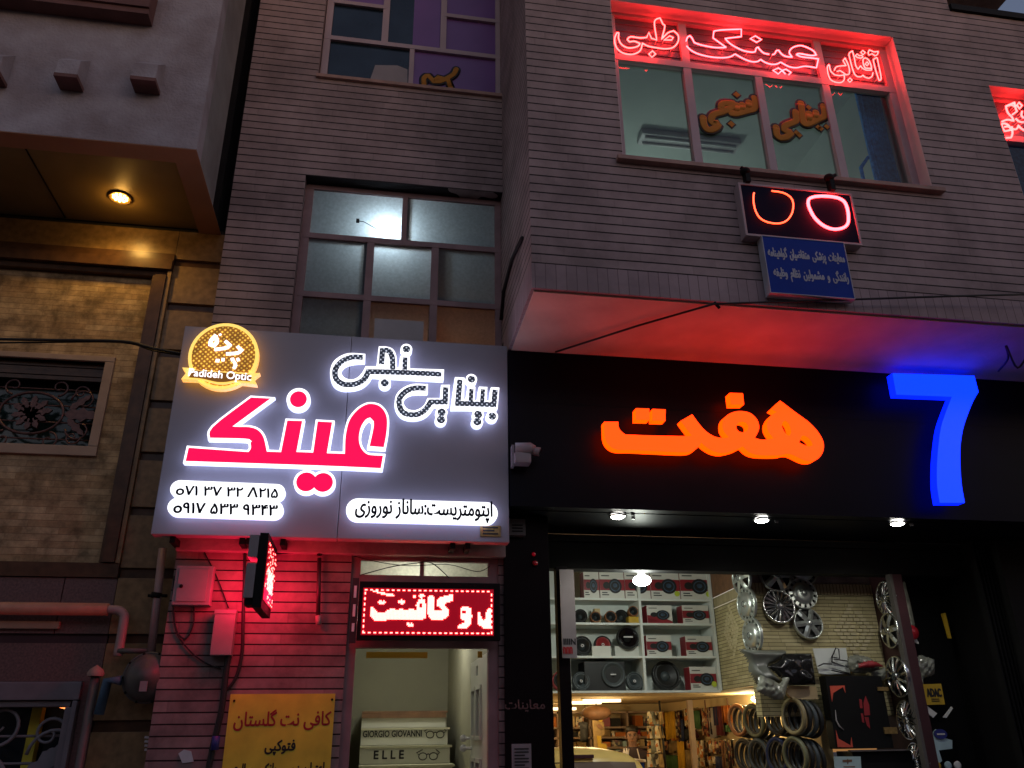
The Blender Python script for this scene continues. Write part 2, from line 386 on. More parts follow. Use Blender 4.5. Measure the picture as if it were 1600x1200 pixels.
def tr(pts, o, s, Y):
    """outline read off an enlarged view (origin o, scale s) onto the plane y=Y"""
    r = []
    for u, v in pts: p = at(o[0] + u / s, o[1] + v / s, Y); r.append((p.x, p.z))
    return r
# lettering -----------------------------------------------------------------
FORMS = {'ا': 0xFE8D, 'ب': 0xFE8F, 'پ': 0xFB56, 'ت': 0xFE95, 'ج': 0xFE9D, 'د': 0xFEA9, 'ر': 0xFEAD, 'ز': 0xFEAF, 'س': 0xFEB1, 'ش': 0xFEB5, 'ض': 0xFEBD,
         'ط': 0xFEC1, 'ظ': 0xFEC5, 'ع': 0xFEC9, 'ف': 0xFED1, 'ق': 0xFED5, 'ک': 0xFB8E, 'گ': 0xFB92, 'ل': 0xFEDD, 'م': 0xFEE1, 'ن': 0xFEE5, 'و': 0xFEED, 'ه': 0xFEE9, 'ی': 0xFBFC, 'آ': 0xFE81, 'م‌': 0xFEE1}
RIGHT_ONLY = set('ادرزوآ')
def shape(t):
    o = []
    for i, c in enumerate(t):
        if c not in FORMS: o.append(c); continue
        pj = i > 0 and t[i - 1] in FORMS and t[i - 1] not in RIGHT_ONLY
        nj = i < len(t) - 1 and t[i + 1] in FORMS and c not in RIGHT_ONLY
        o.append(chr(FORMS[c] + (1 if pj and not nj else 2 if nj and not pj else 3 if pj and nj else 0)))
    return ''.join(o)[::-1]
def glyphs(s, bold=0, space=1.0):
    cu = bpy.data.curves.new('lettering', 'FONT'); cu.body = s; cu.space_character = space; cu.resolution_u = 4
    o = bpy.data.objects.new('lettering', cu); COL.objects.link(o)
    dg = bpy.context.evaluated_depsgraph_get(); me = bpy.data.meshes.new_from_object(o.evaluated_get(dg))
    vs = [(v.co.x, v.co.y) for v in me.vertices]; fs = [tuple(p.vertices) for p in me.polygons]
    bpy.data.objects.remove(o); bpy.data.curves.remove(cu); bpy.data.meshes.remove(me)
    return vs, fs
def letters(mb, s, X0, X1, Z0, Z1, Y, bold=0, mi=0, space=1.0, slope=0):
    vs, fs = glyphs(s, bold, space)
    xs = [v[0] for v in vs]; ys = [v[1] for v in vs]; a, b, c, d = min(xs), max(xs), min(ys), max(ys)
    out = [(X0 + (x - a) / (b - a) * (X1 - X0), Y, Z0 + (y - c) / (d - c) * (Z1 - Z0) + slope * (x - a) / (b - a)) for x, y in vs]
    r = bold * (Z1 - Z0) / (d - c) if bold else 0
    for k in range(9 if bold else 1):
        dx, dz = (0, 0) if k == 0 else (r * math.cos(k * math.pi / 4), r * math.sin(k * math.pi / 4))
        mb.add([(x + dx, y - .00012 * k, z + dz) for x, y, z in out], fs, mi)
    return mb
def pletters(mb, s, bl, tr_, Y, **k):
    p, q = at(*bl, Y), at(*tr_, Y); return letters(mb, s, p.x, q.x, p.z, q.z, Y, **k)
def wall(mb, X0, X1, Z0, Z1, Y0, Y1, holes, mi=0):
    xs = sorted({X0, X1, *[h[0] for h in holes], *[h[1] for h in holes]}); zs = sorted({Z0, Z1, *[h[2] for h in holes], *[h[3] for h in holes]})
    xs = [x for x in xs if X0 <= x <= X1]; zs = [z for z in zs if Z0 <= z <= Z1]
    solid = lambda i, j: 0 <= i < len(xs) - 1 and 0 <= j < len(zs) - 1 and not any(h[0] <= (xs[i] + xs[i + 1]) / 2 <= h[1] and h[2] <= (zs[j] + zs[j + 1]) / 2 <= h[3] for h in holes)
    for i in range(len(xs) - 1):
        for j in range(len(zs) - 1):
            if not solid(i, j): continue
            a, b, c, d = xs[i], xs[i + 1], zs[j], zs[j + 1]
            mb.quad((a, Y0, c), (b, Y0, c), (b, Y0, d), (a, Y0, d), mi); mb.quad((a, Y1, c), (a, Y1, d), (b, Y1, d), (b, Y1, c), mi)
            if not solid(i - 1, j): mb.quad((a, Y0, c), (a, Y0, d), (a, Y1, d), (a, Y1, c), mi)
            if not solid(i + 1, j): mb.quad((b, Y0, c), (b, Y1, c), (b, Y1, d), (b, Y0, d), mi)
            if not solid(i, j - 1): mb.quad((a, Y0, c), (a, Y1, c), (b, Y1, c), (b, Y0, c), mi)
            if not solid(i, j + 1): mb.quad((a, Y0, d), (b, Y0, d), (b, Y1, d), (a, Y1, d), mi)
    return mb

# ================================================================== ground
o = MB().add([(-60, -60, 0), (60, -60, 0), (60, 60, 0), (-60, 60, 0)], [(0, 1, 2, 3)]).build('ground', 'asphalt', kind='structure')
o = MB().box(-60, 60, 3.6, 6.58, 0.004, .13).build('pavement', 'paving', kind='structure')
o = MB().box(-60, 60, 3.45, 3.596, 0.004, .14).build('kerb', 'concrete', kind='structure')

# ================================================================== unseen row across the street, behind the camera, added to block low sky light
for i, (x0, x1, h) in enumerate(((-34, -14, 9.5), (-13.9, 4, 8.5), (4.1, 20, 10), (20.1, 40, 9))):
    t = thing('added_opposite_house', ['added unseen dark house far left across the street', 'added unseen low dark house straight across the street', 'added unseen taller dark house across the street to the right', 'added unseen dark house far right across the street'][i], 'building', ((x0 + x1) / 2, -11, 0), 'added houses across the street')
    m = MB(); hs = [(x0 + 1.2 + k * 3, x0 + 2.8 + k * 3, z, z + 1.5) for k in range(int((x1 - x0 - 1) // 3)) for z in (1.0, 4.4, 7.0) if z + 1.8 < h]
    wall(m, x0, x1, 0, h, -11, -11.4, hs); m.build('wall', 'concrete', t, fix=False); MB().box(x0, x1, -20, -11.6, 0, h - .2).build('core', 'dark_interior', t); MB().box(x0 - .03, x1 + .03, -11.5, -10.8, h, h + .2).build('cornice', 'concrete', t)

# ================================================================== brick building (middle and right)
YA, YB, YF, XC = 6.6, 5.23, 6.28, 1.062
bb = thing('brick_building', 'mauve brick building whose upper floor juts out over a black shopfront', 'building', (1, 6.6, 0))
m = MB(); wall(m, -1.512, 1.30, 4.85, 13, YA, 6.9, [(-.857, XC + .3, 4.0, 6.60), (-.843, XC + .3, 7.855, 10.6)])
m.box(XC + .24, 1.30, YA + .3, 6.95, 4.85, 13)
m.build('rear_wall', 'facade_brick', bb, fix=False)
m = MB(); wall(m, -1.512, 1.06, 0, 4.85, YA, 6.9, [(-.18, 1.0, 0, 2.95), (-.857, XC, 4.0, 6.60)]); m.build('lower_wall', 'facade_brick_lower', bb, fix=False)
# jutting upper floor: front with two window openings, side, soldier course, soffit
WB = (1.862, 4.725, 6.032, 7.855); WC = (5.64, 8.3, 5.9, 7.38)
m = MB(); wall(m, XC, 5.46, 4.953, 13, YB, YB + .25, [WB]); wall(m, 5.46, 10, 4.953, 8.32, YB, YB + .25, [WC]); m.build('front_wall', 'facade_brick', bb, fix=False)
m = MB(); m.box(XC, XC + .22, YB + .25, YA + .3, 4.953, 13); m.box(5.24, 5.46, YB + .25, 9, 8.32, 13); m.build('side_wall', 'facade_brick', bb)
m = MB(); m.box(XC - .004, 10, YB - .004, YB + .24, 4.728, 4.949); m.box(XC - .004, XC + .2, YB + .244, YA, 4.728, 4.949); m.build('soldier_course', 'soldier_brick', bb)
m = MB(); m.box(XC + .02, 10, YB + .03, 7.0, 4.715, 4.727); m.build('soffit', 'soffit_plaster', bb)
m = MB(); m.box(5.462, 10, YB - .03, YB + .3, 8.325, 8.40); m.build('coping', 'black_matte', bb)
MB().box(-1.5, 10, 9.2, 9.4, 3.4, 13).build('back_wall', 'dark_interior', bb)
MB().box(-1.5, 10, 6.95, 9.1, 12.9, 13.0).build('roof', 'concrete', bb)
# black lintel beam under the sign
m = MB(); m.box(-1.51, 1.05, 6.52, 6.597, 2.955, 3.06); m.build('lintel', 'concrete', bb, bevel=.008)


def rect(px0, py0, px1, py1, Y): a, b = at(px0, py0, Y), at(px1, py1, Y); return a.x, b.x, a.z, b.z
def bars(mb, Y0, Y1, vert=(), horz=()):
    for x, wd, a, b in vert: mb.box(x - wd / 2, x + wd / 2, Y0, Y1, a, b)
    for z, wd, a, b in horz: mb.box(a, b, Y0 - .003, Y1 - .003, z - wd / 2, z + wd / 2)
    return mb


# window over the sign: frosted panes, a lamp burning behind
fr = MB(); Y0, Y1 = 6.72, 6.78
bars(fr, Y0, Y1, vert=[(-.82, .075, 4.0, 6.58), (.106, .05, 6.03, 6.55), (-.20, .07, 4.0, 5.98), (.415, .07, 4.0, 5.98), (1.03, .06, 4.0, 6.55)],
     horz=[(6.56, .05, -.84, 1.06), (6.005, .055, -.84, 1.06), (5.37, .055, -.84, 1.06), (4.5, .055, -.84, 1.06)])
w2 = fr.build('window', 'steel_brown', bb)
def pane(name, x0, x1, z0, z1, Y, mat, par): return MB().quad((x0, Y, z0), (x1, Y, z0), (x1, Y, z1), (x0, Y, z1)).build(name, mat, par)
for x0, x1, z0, z1, mt in ((-.78, .08, 6.03, 6.54, 'frosted_pane'), (.13, 1.0, 6.03, 6.54, 'frosted_pane'), (-.78, -.235, 5.4, 5.98, 'frosted_pane'), (-.165, .38, 5.4, 5.98, 'frosted_pane'),
                           (.45, 1.0, 5.4, 5.98, 'frosted_pane'), (-.78, -.235, 4.53, 5.34, 'frosted_pane'), (-.165, .38, 4.53, 5.34, 'frosted_glow'), (.45, 1.0, 4.53, 5.34, 'frosted_glow')):
    pane('pane', x0, x1, z0, z1, 6.745, mt, w2)
m = MB(); m.box(-.12, .33, 6.735, 6.742, 4.7, 5.17); m.build('vent_panel', 'grey_plastic', w2)
m = MB(); m.tube([(-.34, 6.705, 6.20), (-.28, 6.70, 6.19), (-.16, 6.71, 6.13)], .004, n=5); m.box(-.355, -.325, 6.69, 6.72, 6.185, 6.215); m.build('latch', 'black_matte', w2)
m = MB(); m.box(-.95, -.86, 6.905, 8.2, 3.9, 7.2); m.box(1.05, 1.1, 6.905, 8.2, 3.9, 7.2); m.box(-.95, 1.1, 8.2, 8.25, 3.9, 7.2); m.box(-.95, 1.1, 6.905, 8.25, 7.2, 7.24); m.box(-.95, 1.1, 6.905, 8.25, 3.86, 3.9)
m.build('stair_room', 'room_dim', bb)
L = thing('stairwell_lamp', 'bright white bulb glowing through the frosted window above the optician sign', 'lamp', (-.05, 7.02, 6.14))
MB().lathe([(.001, -.05), (.045, -.02), (.05, .02), (.001, .06)], (-.05, 7.02, 6.14), 'z', 16).build('bulb', 'lamp_white', L)
MB().box(-.07, -.03, 7.0, 7.04, 6.22, 6.4).build('holder', 'white_plastic', L)
lamp('bulb_light', (-.05, 6.90, 6.14), (.74, .90, 1), 9, L, .03)
L = thing('pane_glow_lamp', 'added warm lamp giving the lower panes above the sign their reflected orange glow', 'lamp', (.5, 7.35, 4.6))  # added lamp: stands for the orange sign's reflection on the lower panes
MB().lathe([(.001, -.04), (.05, 0), (.001, .05)], (.5, 7.35, 4.6), 'z', 14).build('bulb', 'lamp_amber', L); lamp('bulb_light', (.5, 7.28, 4.62), (1, .32, .13), 1.2, L, .05)

# topmost window, half curtained in violet
fr = MB(); bars(fr, 6.68, 6.74, vert=[(-.80, .07, 7.9, 10.6), (-.20, .07, 8.47, 10.6), (.43, .065, 8.47, 10.6), (.10, .05, 7.9, 8.45), (1.035, .05, 7.9, 10.6)],
                horz=[(8.47, .055, -.83, 1.06), (7.90, .05, -.83, 1.06), (9.0, .05, -.80, -.2), (9.0, .05, .43, 1.06), (9.9, .05, -.83, 1.06)])
w1 = fr.build('window', 'alu_mauve', bb)
for x0, x1, z0, z1, mt in ((-.77, -.23, 8.5, 8.98, 'teal_dark'), (-.77, -.23, 9.02, 9.9, 'purple_film'), (-.17, .10, 8.5, 9.9, 'teal_dark'), (.10, .40, 8.5, 9.9, 'purple_film'), (.46, 1.01, 8.5, 8.98, 'purple_film'), (.46, 1.01, 9.02, 9.9, 'purple_film'),
                           (-.77, .08, 7.92, 8.44, 'teal_dark'), (.125, 1.01, 7.92, 8.44, 'purple_film')):
    pane('pane', x0, x1, z0, z1, 6.71, mt, w1)
MB().box(-.86, 1.06, 6.565, 6.66, 7.815, 7.853).build('sill', 'sill_stone', bb)
m = MB(); m.prism([(-.33, 7.93), (-.28, 8.17), (-.05, 8.2), (.06, 8.16), (.07, 7.93)], 6.695, 6.708); m.build('paper_sheet', 'grey_box', w1)

# big window of the jutting floor
fr = MB(); Y0, Y1 = 5.36, 5.43
bars(fr, Y0, Y1, vert=[(1.90, .075, 6.05, 7.855), (2.60, .075, 6.05, 7.84), (3.30, .07, 6.05, 7.27), (3.98, .075, 6.05, 7.84), (4.685, .08, 6.05, 7.855)], horz=[(7.30, .07, 1.862, 4.725), (6.08, .07, 1.862, 4.725), (7.835, .04, 1.862, 4.725)])
wB = fr.build('window', 'alu_mauve', bb)
for x0, x1 in ((1.94, 2.56), (2.64, 3.265), (3.335, 3.94), (4.02, 4.64)): pane('pane', x0, x1, 6.12, 7.26, 5.40, 'tinted_pane', wB)
m = MB()
for x0, x1 in ((1.94, 2.56), (2.64, 3.94), (4.02, 4.64)):
    m.box(x0, x1, 5.395, 5.41, 7.34, 7.81)
    for k in range(5): m.box(x0, x1, 5.387, 5.395, 7.40 + k * .085, 7.412 + k * .085)
m.build('blind_panel', 'transom_panel', wB)
m = MB(); m.box(1.80, 4.80, YB - .06, YB + .24, 5.99, 6.03); m.build('sill', 'sill_stone', bb, bevel=.006)
m = MB(); m.box(1.862, 1.866, YB + .002, 5.40, 6.034, 7.853); m.box(4.721, 4.725, YB + .002, 5.40, 6.034, 7.853); m.box(1.866, 4.721, YB + .002, 5.40, 7.849, 7.853); m.build('reveal', 'plaster', bb)
m = MB(); m.box(1.75, 1.85, 5.48, 9.1, 5.6, 7.9); m.box(4.75, 4.85, 5.48, 9.1, 5.6, 7.9); m.box(1.75, 4.85, 9.0, 9.1, 5.6, 7.9); m.box(1.75, 4.85, 5.48, 9.1, 7.85, 7.9); m.box(1.75, 4.85, 5.48, 9.1, 5.55, 5.6)
m.box(1.85, 4.75, 7.9, 8.06, 7.72, 7.849)
m.build('office_room', 'room_ceiling', bb)
L = thing('office_lamp', 'cool ceiling lamp lighting the room behind the big upper window', 'lamp', (2.9, 8.2, 6.7))
MB().lathe([(.001, -.05), (.09, -.03), (.1, 0), (.001, .03)], (2.9, 8.2, 6.3), 'z', 18).build('shade', 'tube_cold', L); lamp('lamp_light', (2.9, 8.0, 6.5), (.90, 1, .94), 25, L, .12)
t = thing('ceiling_fixture', 'unlit long lamp fixture on the ceiling behind the left panes', 'ceiling lamp', (2.7, 6.6, 7.8))
a, b = atz(1000, 225, 7.70), atz(1152, 245, 7.70)
m = MB(); m.box(a.x, b.x, a.y - .10, a.y + .10, 7.77, 7.846); m.build('housing', 'grey_plastic', t, bevel=.02)
m = MB(); m.tube([(a.x + .05, a.y - .05, 7.755), (b.x - .05, a.y - .05, 7.755)], .015); m.tube([(a.x + .05, a.y + .05, 7.755), (b.x - .05, a.y + .05, 7.755)], .015); m.build('tubes', 'white_plastic', t)
# string curtain
m = MB(); a, b = at(1352, 200, 5.62), at(1412, 200, 5.62); n = 46
for k in range(n):
    x = a.x + (4.72 - a.x) * k / n + random.uniform(-.004, .004); dx = random.uniform(-.02, .02)
    m.tube([(x, 5.60 + random.uniform(-.02, .02), 7.8), (x + dx, 5.62, 6.9), (x + dx * .6 + .02, 5.60, 5.75)], .007, n=4)
m.box(a.x + .03, 4.745, 5.68, 5.70, 5.7, 7.8)
m.build('string_curtain', 'curtain_blue', label='blue string curtain hanging behind the right pane of the big upper window', cat='curtain')
hx = [at(x, y, 5.9) for x, y in ((1345, 262), (1350, 285), (1374, 288), (1374, 250), (1356, 246))]
m = MB(); m.tube([tuple(p) for p in hx], .02, closed=True, n=6, smooth=False); m.build('mirror_frame', 'curtain_blue', label='dark teal angular mirror frame leaning beside the blue string curtain', cat='mirror')

# second upper window, at the right edge
fr = MB(); bars(fr, Y0, Y1, vert=[(5.68, .08, 5.9, 7.38), (6.5, .07, 5.9, 6.85)], horz=[(6.86, .07, 5.64, 8.3), (5.93, .06, 5.64, 8.3), (7.36, .04, 5.64, 8.3)])
wC = fr.build('window', 'alu_mauve', bb); pane('pane', 5.72, 6.46, 5.96, 6.82, 5.40, 'tinted_pane', wC); pane('pane', 6.54, 8.2, 5.96, 6.82, 5.40, 'tinted_pane', wC)
MB().box(5.72, 8.26, 5.395, 5.41, 6.90, 7.34).build('blind_panel', 'transom_panel', wC)
m = MB(); m.box(5.64, 5.644, YB + .002, 5.40, 5.9, 7.378); m.box(5.644, 8.3, YB + .002, 5.40, 7.374, 7.378); m.build('reveal', 'plaster', bb)
m = MB(); m.box(5.58, 8.4, 5.95, 6.0, 5.7, 7.5); m.box(5.58, 5.62, 5.49, 5.95, 5.7, 7.5); m.build('inner_curtain', 'curtain_blue', bb)
MB().box(5.60, 8.35, YB - .05, YB + .2, 5.865, 5.897).build('sill', 'sill_stone', bb)

# black shopfront: fascia box, soffit, pillar, header, right-hand display
m = MB(); m.box(XC - .01, 10, YF, 6.40, 3.32, 4.22); m.box(XC - .01, 10, YF + .01, 6.40, 4.225, 4.71); m.box(XC + .0, 10, 6.40, 7.2, 3.315, 3.345); m.build('fascia', 'black_panel', bb)
m = MB(); m.box(XC - .02, 1.42, 6.57, 7.0, 0, 3.31); m.build('pillar', 'black_gloss', bb, bevel=.008)
m = MB(); m.box(1.42, 8, 7.2, 7.35, 3.0, 3.31); m.box(1.42, 8, 7.15, 7.2, 3.24, 3.30); m.build('shutter_box', 'black_matte', bb)
m = MB(); m.box(4.918, 5.015, 7.17, 7.26, 0, 3.0); m.build('door_jamb', 'maroon_paint', bb)
m = MB(); m.box(4.885, 4.915, 7.165, 7.23, 0, 3.0); m.build('door_frame', 'gas_grey', bb)
m = MB(); m.box(1.60, 1.70, 7.12, 7.22, 0, 3.0); m.build('door_post', 'black_gloss', bb)
m = MB(); m.box(1.445, 1.475, 7.13, 7.16, 1.85, 2.75); m.build('post_strip', 'grey_plastic', bb)
m = MB(); m.box(5.02, 8.0, 7.62, 7.70, 0, 3.3)
m.box(5.9, 8.0, 6.9, 7.6, 0, 3.3)
for k in range(9): m.box(5.72 + k * .02, 5.732 + k * .02, 7.0 + .02 * (k % 2), 7.6, 0, 3.3)
m.build('display_back', 'black_matte', bb)
# shop room: floor, walls, gallery, ceilings
m = MB(); m.box(1.1, 4.3, 7.3, 13, 0.004, .02); m.build('shop_floor', 'paving', bb)
m = MB(); m.box(1.062, 1.1, 7.004, 13, 0, 3.38); m.box(1.1, 4.4, 12.2, 12.3, 0, 2.0); m.box(4.25, 4.35, 7.75, 12.2, 0, 2.0); m.build('shop_wall', 'warm_wall', bb)
GZ = 2.0
m = MB(); m.box(1.1, 3.66, 8.62, 12.2, GZ, GZ + .02); m.box(3.66, 4.25, 7.75, 12.2, GZ, GZ + .02); m.build('gallery_ceiling', 'ceiling_warm', bb)
m = MB(); m.box(1.1, 5.2, 7.3, 9.2, 3.38, 3.42); m.box(1.1, 3.7, 9.1, 9.2, 2, 3.4); m.build('shop_ceiling', 'wood_brown', bb)
m = MB(); m.box(3.62, 4.955, 7.60, 7.72, GZ - .25, 2.86); m.build('pier_wall', 'tan_brick', bb)
m = MB(); m.box(3.62, 4.955, 7.596, 7.72, 2.865, 2.97); m.build('pier_course', 'tan_soldier', bb)
m = MB(); m.add([(3.62, 7.6, GZ + .022), (3.72, 9.0, GZ + .022), (3.72, 9.0, 2.86), (3.62, 7.6, 2.86)], [(0, 1, 2, 3)]); m.build('gallery_side', 'tan_brick', bb)
def diamond(px, py, side):
    m = MB(); c = at(px, py, 7.596) if not side else atx(px, py, 3.67); w_, h_ = .19, .24
    for ring, kx in ((1, 1.0), (.62, 1.0), (.25, 1.0)):
        for k in range(-8, 9):
            for s_ in (-1, 1):
                if s_ > 0 and abs(abs(k) * .034 - h_ * ring) < .02: continue
                z = c.z + k * .034; u = s_ * w_ * ring * max(0, 1 - abs(k) * .034 / (h_ * ring)) if abs(k) * .034 < h_ * ring else None
                if u is None or (s_ > 0 and abs(u) < .035): continue
                if side: y = c.y + u; x_ = 3.62 + (y - 7.6) * .0714; m.box(x_ - .008, x_ + .01, y - .045, y + .0, z - .013, z + .013)
                else: m.box(c.x + u - .03, c.x + u + .03, 7.588, 7.599, z - .013, z + .013)
    return m
diamond(1335, 985, False).build('diamond_relief', 'tan_brick_plain', bb); diamond(1143, 985, True).build('diamond_relief', 'tan_brick_plain', bb)
m = MB(); m.add([(3.622, 7.6, 2.865), (3.722, 9.0, 2.865), (3.722, 9.0, 2.97), (3.622, 7.6, 2.97)], [(0, 1, 2, 3)]); m.build('gallery_course', 'tan_soldier', bb)
m = MB(); m.add([(3.622, 7.75, 2.972), (3.722, 9.1, 2.972), (3.722, 9.1, 3.4), (3.622, 7.75, 3.4)], [(0, 1, 2, 3)]); m.build('gallery_upper_side', 'wood_brown', bb)
m = MB(); m.box(3.62, 4.955, 7.61, 7.75, 2.975, 3.38); m.build('upper_plaster', 'concrete', bb)
m = MB(); m.box(4.958, 5.0, 7.3, 8.0, 0, 3.4); m.build('shop_end_wall', 'maroon_paint', bb)
for k, (x, y, zz) in enumerate(((at(930, 1092, 10.2).x, 9.9, 1.985), (at(900, 1097, 11).x, 10.6, 1.985), (1.9, 11.2, 1.985))):
    L = thing('strip_light', ['warm strip light on the low ceiling, nearest the shelf edge', 'warm strip light on the low ceiling, right of the nearest one', 'warm strip light at the far left of the low ceiling'][k], 'ceiling light', (x, y, zz), 'strip lights under the gallery')
    MB().box(x - .22, x + .22, y - .04, y + .04, zz - .03, zz).build('diffuser', 'tube_warm', L)
    MB().box(x - .24, x + .24, y - .06, y + .06, zz + .001, zz + .014).build('tray', 'white_plastic', L)
    lamp('strip_glow', (x, y, zz - .12), (1, .70, .33), 8, L, .15)

# stair entrance of the optician
m = MB(); m.box(-.26, -.18, 6.9, 11, 0, 2.95); m.box(1.0, 1.058, 7.02, 11, 0, 2.95); m.box(-.26, 1.058, 10.9, 11, 0, 2.95); m.box(-.26, 1.058, 6.9, 11, 2.951, 2.98); m.build('stair_wall', 'stair_cream', bb)
m = MB(); bars(m, 6.62, 6.70, vert=[(-.145, .075, 0, 2.95), (.96, .08, 0, 2.95), (.38, .03, 2.8, 2.95)], horz=[(2.30, .09, -.18, 1.0), (2.78, .06, -.18, 1.0), (2.94, .03, -.18, 1.0)])
ef = m.build('entrance_frame', 'steel_brown', bb)
pane('pane', -.11, .365, 2.81, 2.925, 6.66, 'transom_pane', ef); pane('pane', .395, .92, 2.81, 2.925, 6.66, 'transom_pane', ef)
st = thing('staircase', 'pale stone stairs with eyewear names lettered on the risers inside the lit doorway', 'stairs', (.4, 6.9, 0))
xl, xr = at(563, 1160, 9.1).x, at(703, 1160, 9.1).x
for k in range(0, 11):
    Yk = 6.85 + .28 * k
    m = MB(); m.box(xl, xr, Yk, Yk + .30, .17 * k + .004, .17 * (k + 1) - .022); m.build('riser', 'white_paint', st)
    m = MB(); m.box(xl - .0, xr + .02, Yk - .025, Yk + .27, .17 * (k + 1) - .02, .17 * (k + 1)); m.build('tread', 'cream_wall' if k < 10 else 'wood_brown', st)
m = MB(); m.box(xl, xr, 6.85 + 2.8 - .03, 6.85 + 2.8 - .003, 1.80, 1.848); m.build('landing_edge', 'wood_brown', st)
m = MB(); m.box(xl, xr, 6.85 + 2.8 + .271, 10.88, 1.84, 1.87); m.build('landing', 'cream_wall', st)
def glasses(mb, cx, cz, s, Y):
    for sx in (-1, 1):
        mb.tube([(cx + sx * s * .36 + math.cos(a) * s * .27, Y, cz + math.sin(a) * s * .22) for a in [2 * math.pi * k / 16 for k in range(16)]], s * .03, True, 5)
        mb.tube([(cx + sx * s * .62, Y, cz + s * .1), (cx + sx * s * .8, Y - .001, cz + s * .22), (cx + sx * s * .45 + .06 * s, Y, cz + s * .42)], s * .03, n=5)
    mb.tube([(cx - s * .1, Y, cz + s * .1), (cx, Y, cz + s * .16), (cx + s * .1, Y, cz + s * .1)], s * .03, n=5); return mb
Yr = 6.85 + .28 * 8 - .003
m = MB(); pletters(m, 'E L L E', (584, 1186), (631, 1172.5), Yr, bold=.03); m.build('lettering', 'ink_black', st)
p = at(669, 1180, Yr); glasses(MB(), p.x, p.z - .01, .15, Yr).build('eyeglasses_print', 'ink_black', st)
Yr = 6.85 + .28 * 9 - .003
m = MB(); pletters(m, 'GIORGIO GIOVANNI', (567, 1152), (659, 1141), Yr, bold=.02); m.build('lettering', 'ink_black', st)
p = at(680, 1146, Yr); glasses(MB(), p.x, p.z - .01, .15, Yr).build('eyeglasses_print', 'ink_black', st)
# open steel door leaf
t = thing('entrance_door', 'white steel door leaf with narrow glazed panels standing open in the stair entrance', 'door', (.93, 6.75, 0))
DY0, DY1 = 6.74, 7.86
m = MB(); holes = [(7.10, 7.34, 1.62, 1.98), (7.44, 7.66, 1.62, 1.98), (7.10, 7.34, .9, 1.42), (7.44, 7.66, .9, 1.42), (7.34, 7.48, 2.10, 2.18)]
wall(m, DY0, DY1, .02, 2.235, 0, .04, holes); m.v = [(.93 + y, x, z) for x, y, z in m.v]; m.build('leaf', 'white_paint', t, fix=False)
m = MB()
for y0, y1, z0, z1 in holes[:4]:
    for a, b, c, d in ((y0 - .03, y0, z0 - .03, z1 + .03), (y1, y1 + .03, z0 - .03, z1 + .03), (y0, y1, z0 - .03, z0), (y0, y1, z1, z1 + .03)): m.box(.91, .929, a, b, c, d)
m.build('glazing_bead', 'white_paint', t)
m = MB(); [m.box(.945, .95, a, b, c, d) for a, b, c, d in holes]; m.build('glass', 'green_glass', t)
m = MB(); m.lathe([(.001, -.012), (.03, -.01), (.03, .01), (.001, .012)], (.86, 7.80, 1.60), 'y', 14); m.lathe([(.001, -.012), (.03, -.01), (.03, .01), (.001, .012)], (.86, 7.80, 1.52), 'y', 14); m.tube([(.86, 7.8, 1.6), (.90, 7.78, 1.6), (.928, 7.76, 1.6)], .012); m.tube([(.86, 7.8, 1.52), (.928, 7.76, 1.52)], .012)
m.build('handle', 'white_plastic', t)
t = thing('entrance_lamp', 'lamp glowing right behind the narrow transom panes over the LED ticker', 'lamp', (.36, 7.1, 2.9))
MB().lathe([(.001, -.04), (.06, -.02), (.06, .02), (.001, .03)], (.34, 7.05, 2.86), 'z', 16).build('bulb', 'lamp_white', t); lamp('bulb_light', (.34, 6.92, 2.80), (.95, 1, .88), 3.2, t, .05)
t = thing('stair_fill_lamp', 'added unseen lamp brightening the stairwell over the lettered risers', 'lamp', (.5, 9.0, 2.9)); MB().lathe([(.001, -.04), (.08, -.02), (.08, .02), (.001, .03)], (.5, 9.0, 2.9), 'z', 16).build('shade', 'lamp_white', t)
lamp('bulb_fill', (.5, 9.0, 2.78), (1, 1, .90), 11, t, .08)  # unseen lamp added to brighten the stair walls
m = MB(); a, b = at(572, 1028, 7.0), at(668, 1019, 7.0); m.box(a.x, b.x, 6.99, 7.03, a.z, b.z); c = at(753, 1028, 6.9); d = at(746, 1018, 6.9); m.box(d.x, c.x, 6.88, 6.9, c.z, d.z)
m.build('yellow_header_strip', 'yellow_pack', label='yellow strip hanging just inside the head of the stair entrance', cat='strip')

# ================================================================== neighbouring building on the left
nb = thing('stucco_house', 'pale stucco house with amber lit overhang and travertine panels at the left edge', 'building', (-3.5, 6.83, 0))
XN, NYF, NW, NZ = -1.60, 5.60, 6.83, 6.0
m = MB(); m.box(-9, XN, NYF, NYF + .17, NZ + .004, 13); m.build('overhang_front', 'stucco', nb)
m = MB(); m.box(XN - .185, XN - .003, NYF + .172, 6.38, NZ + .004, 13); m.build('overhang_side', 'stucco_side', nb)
m = MB(); m.box(-9, XN - .002, NYF + .002, NYF + .19, NZ - .004, NZ + .003); m.box(XN - .2, XN - .002, NYF + .192, NW, NZ - .004, NZ + .003); m.build('soffit_border', 'soffit_border', nb)
m = MB(); a, b = atz(45, 240, NZ + .05), atz(108, 350, NZ + .05)
m.box(-9, XN - .19, NYF + .18, NW + .02, NZ + .05, NZ + .07); m.box(-9, XN - .2, NYF + .17, NYF + .19, NZ + .0, NZ + .05)
m.build('soffit_panel', 'soffit_panel', nb)
m = MB(); m.tube([(a.x, NYF + .19, NZ + .048), ((a.x + b.x) / 2, (NYF + NW) / 2 + .1, NZ + .048), (b.x, NW, NZ + .048)], .008, n=4); m.build('soffit_joint', 'black_matte', nb)
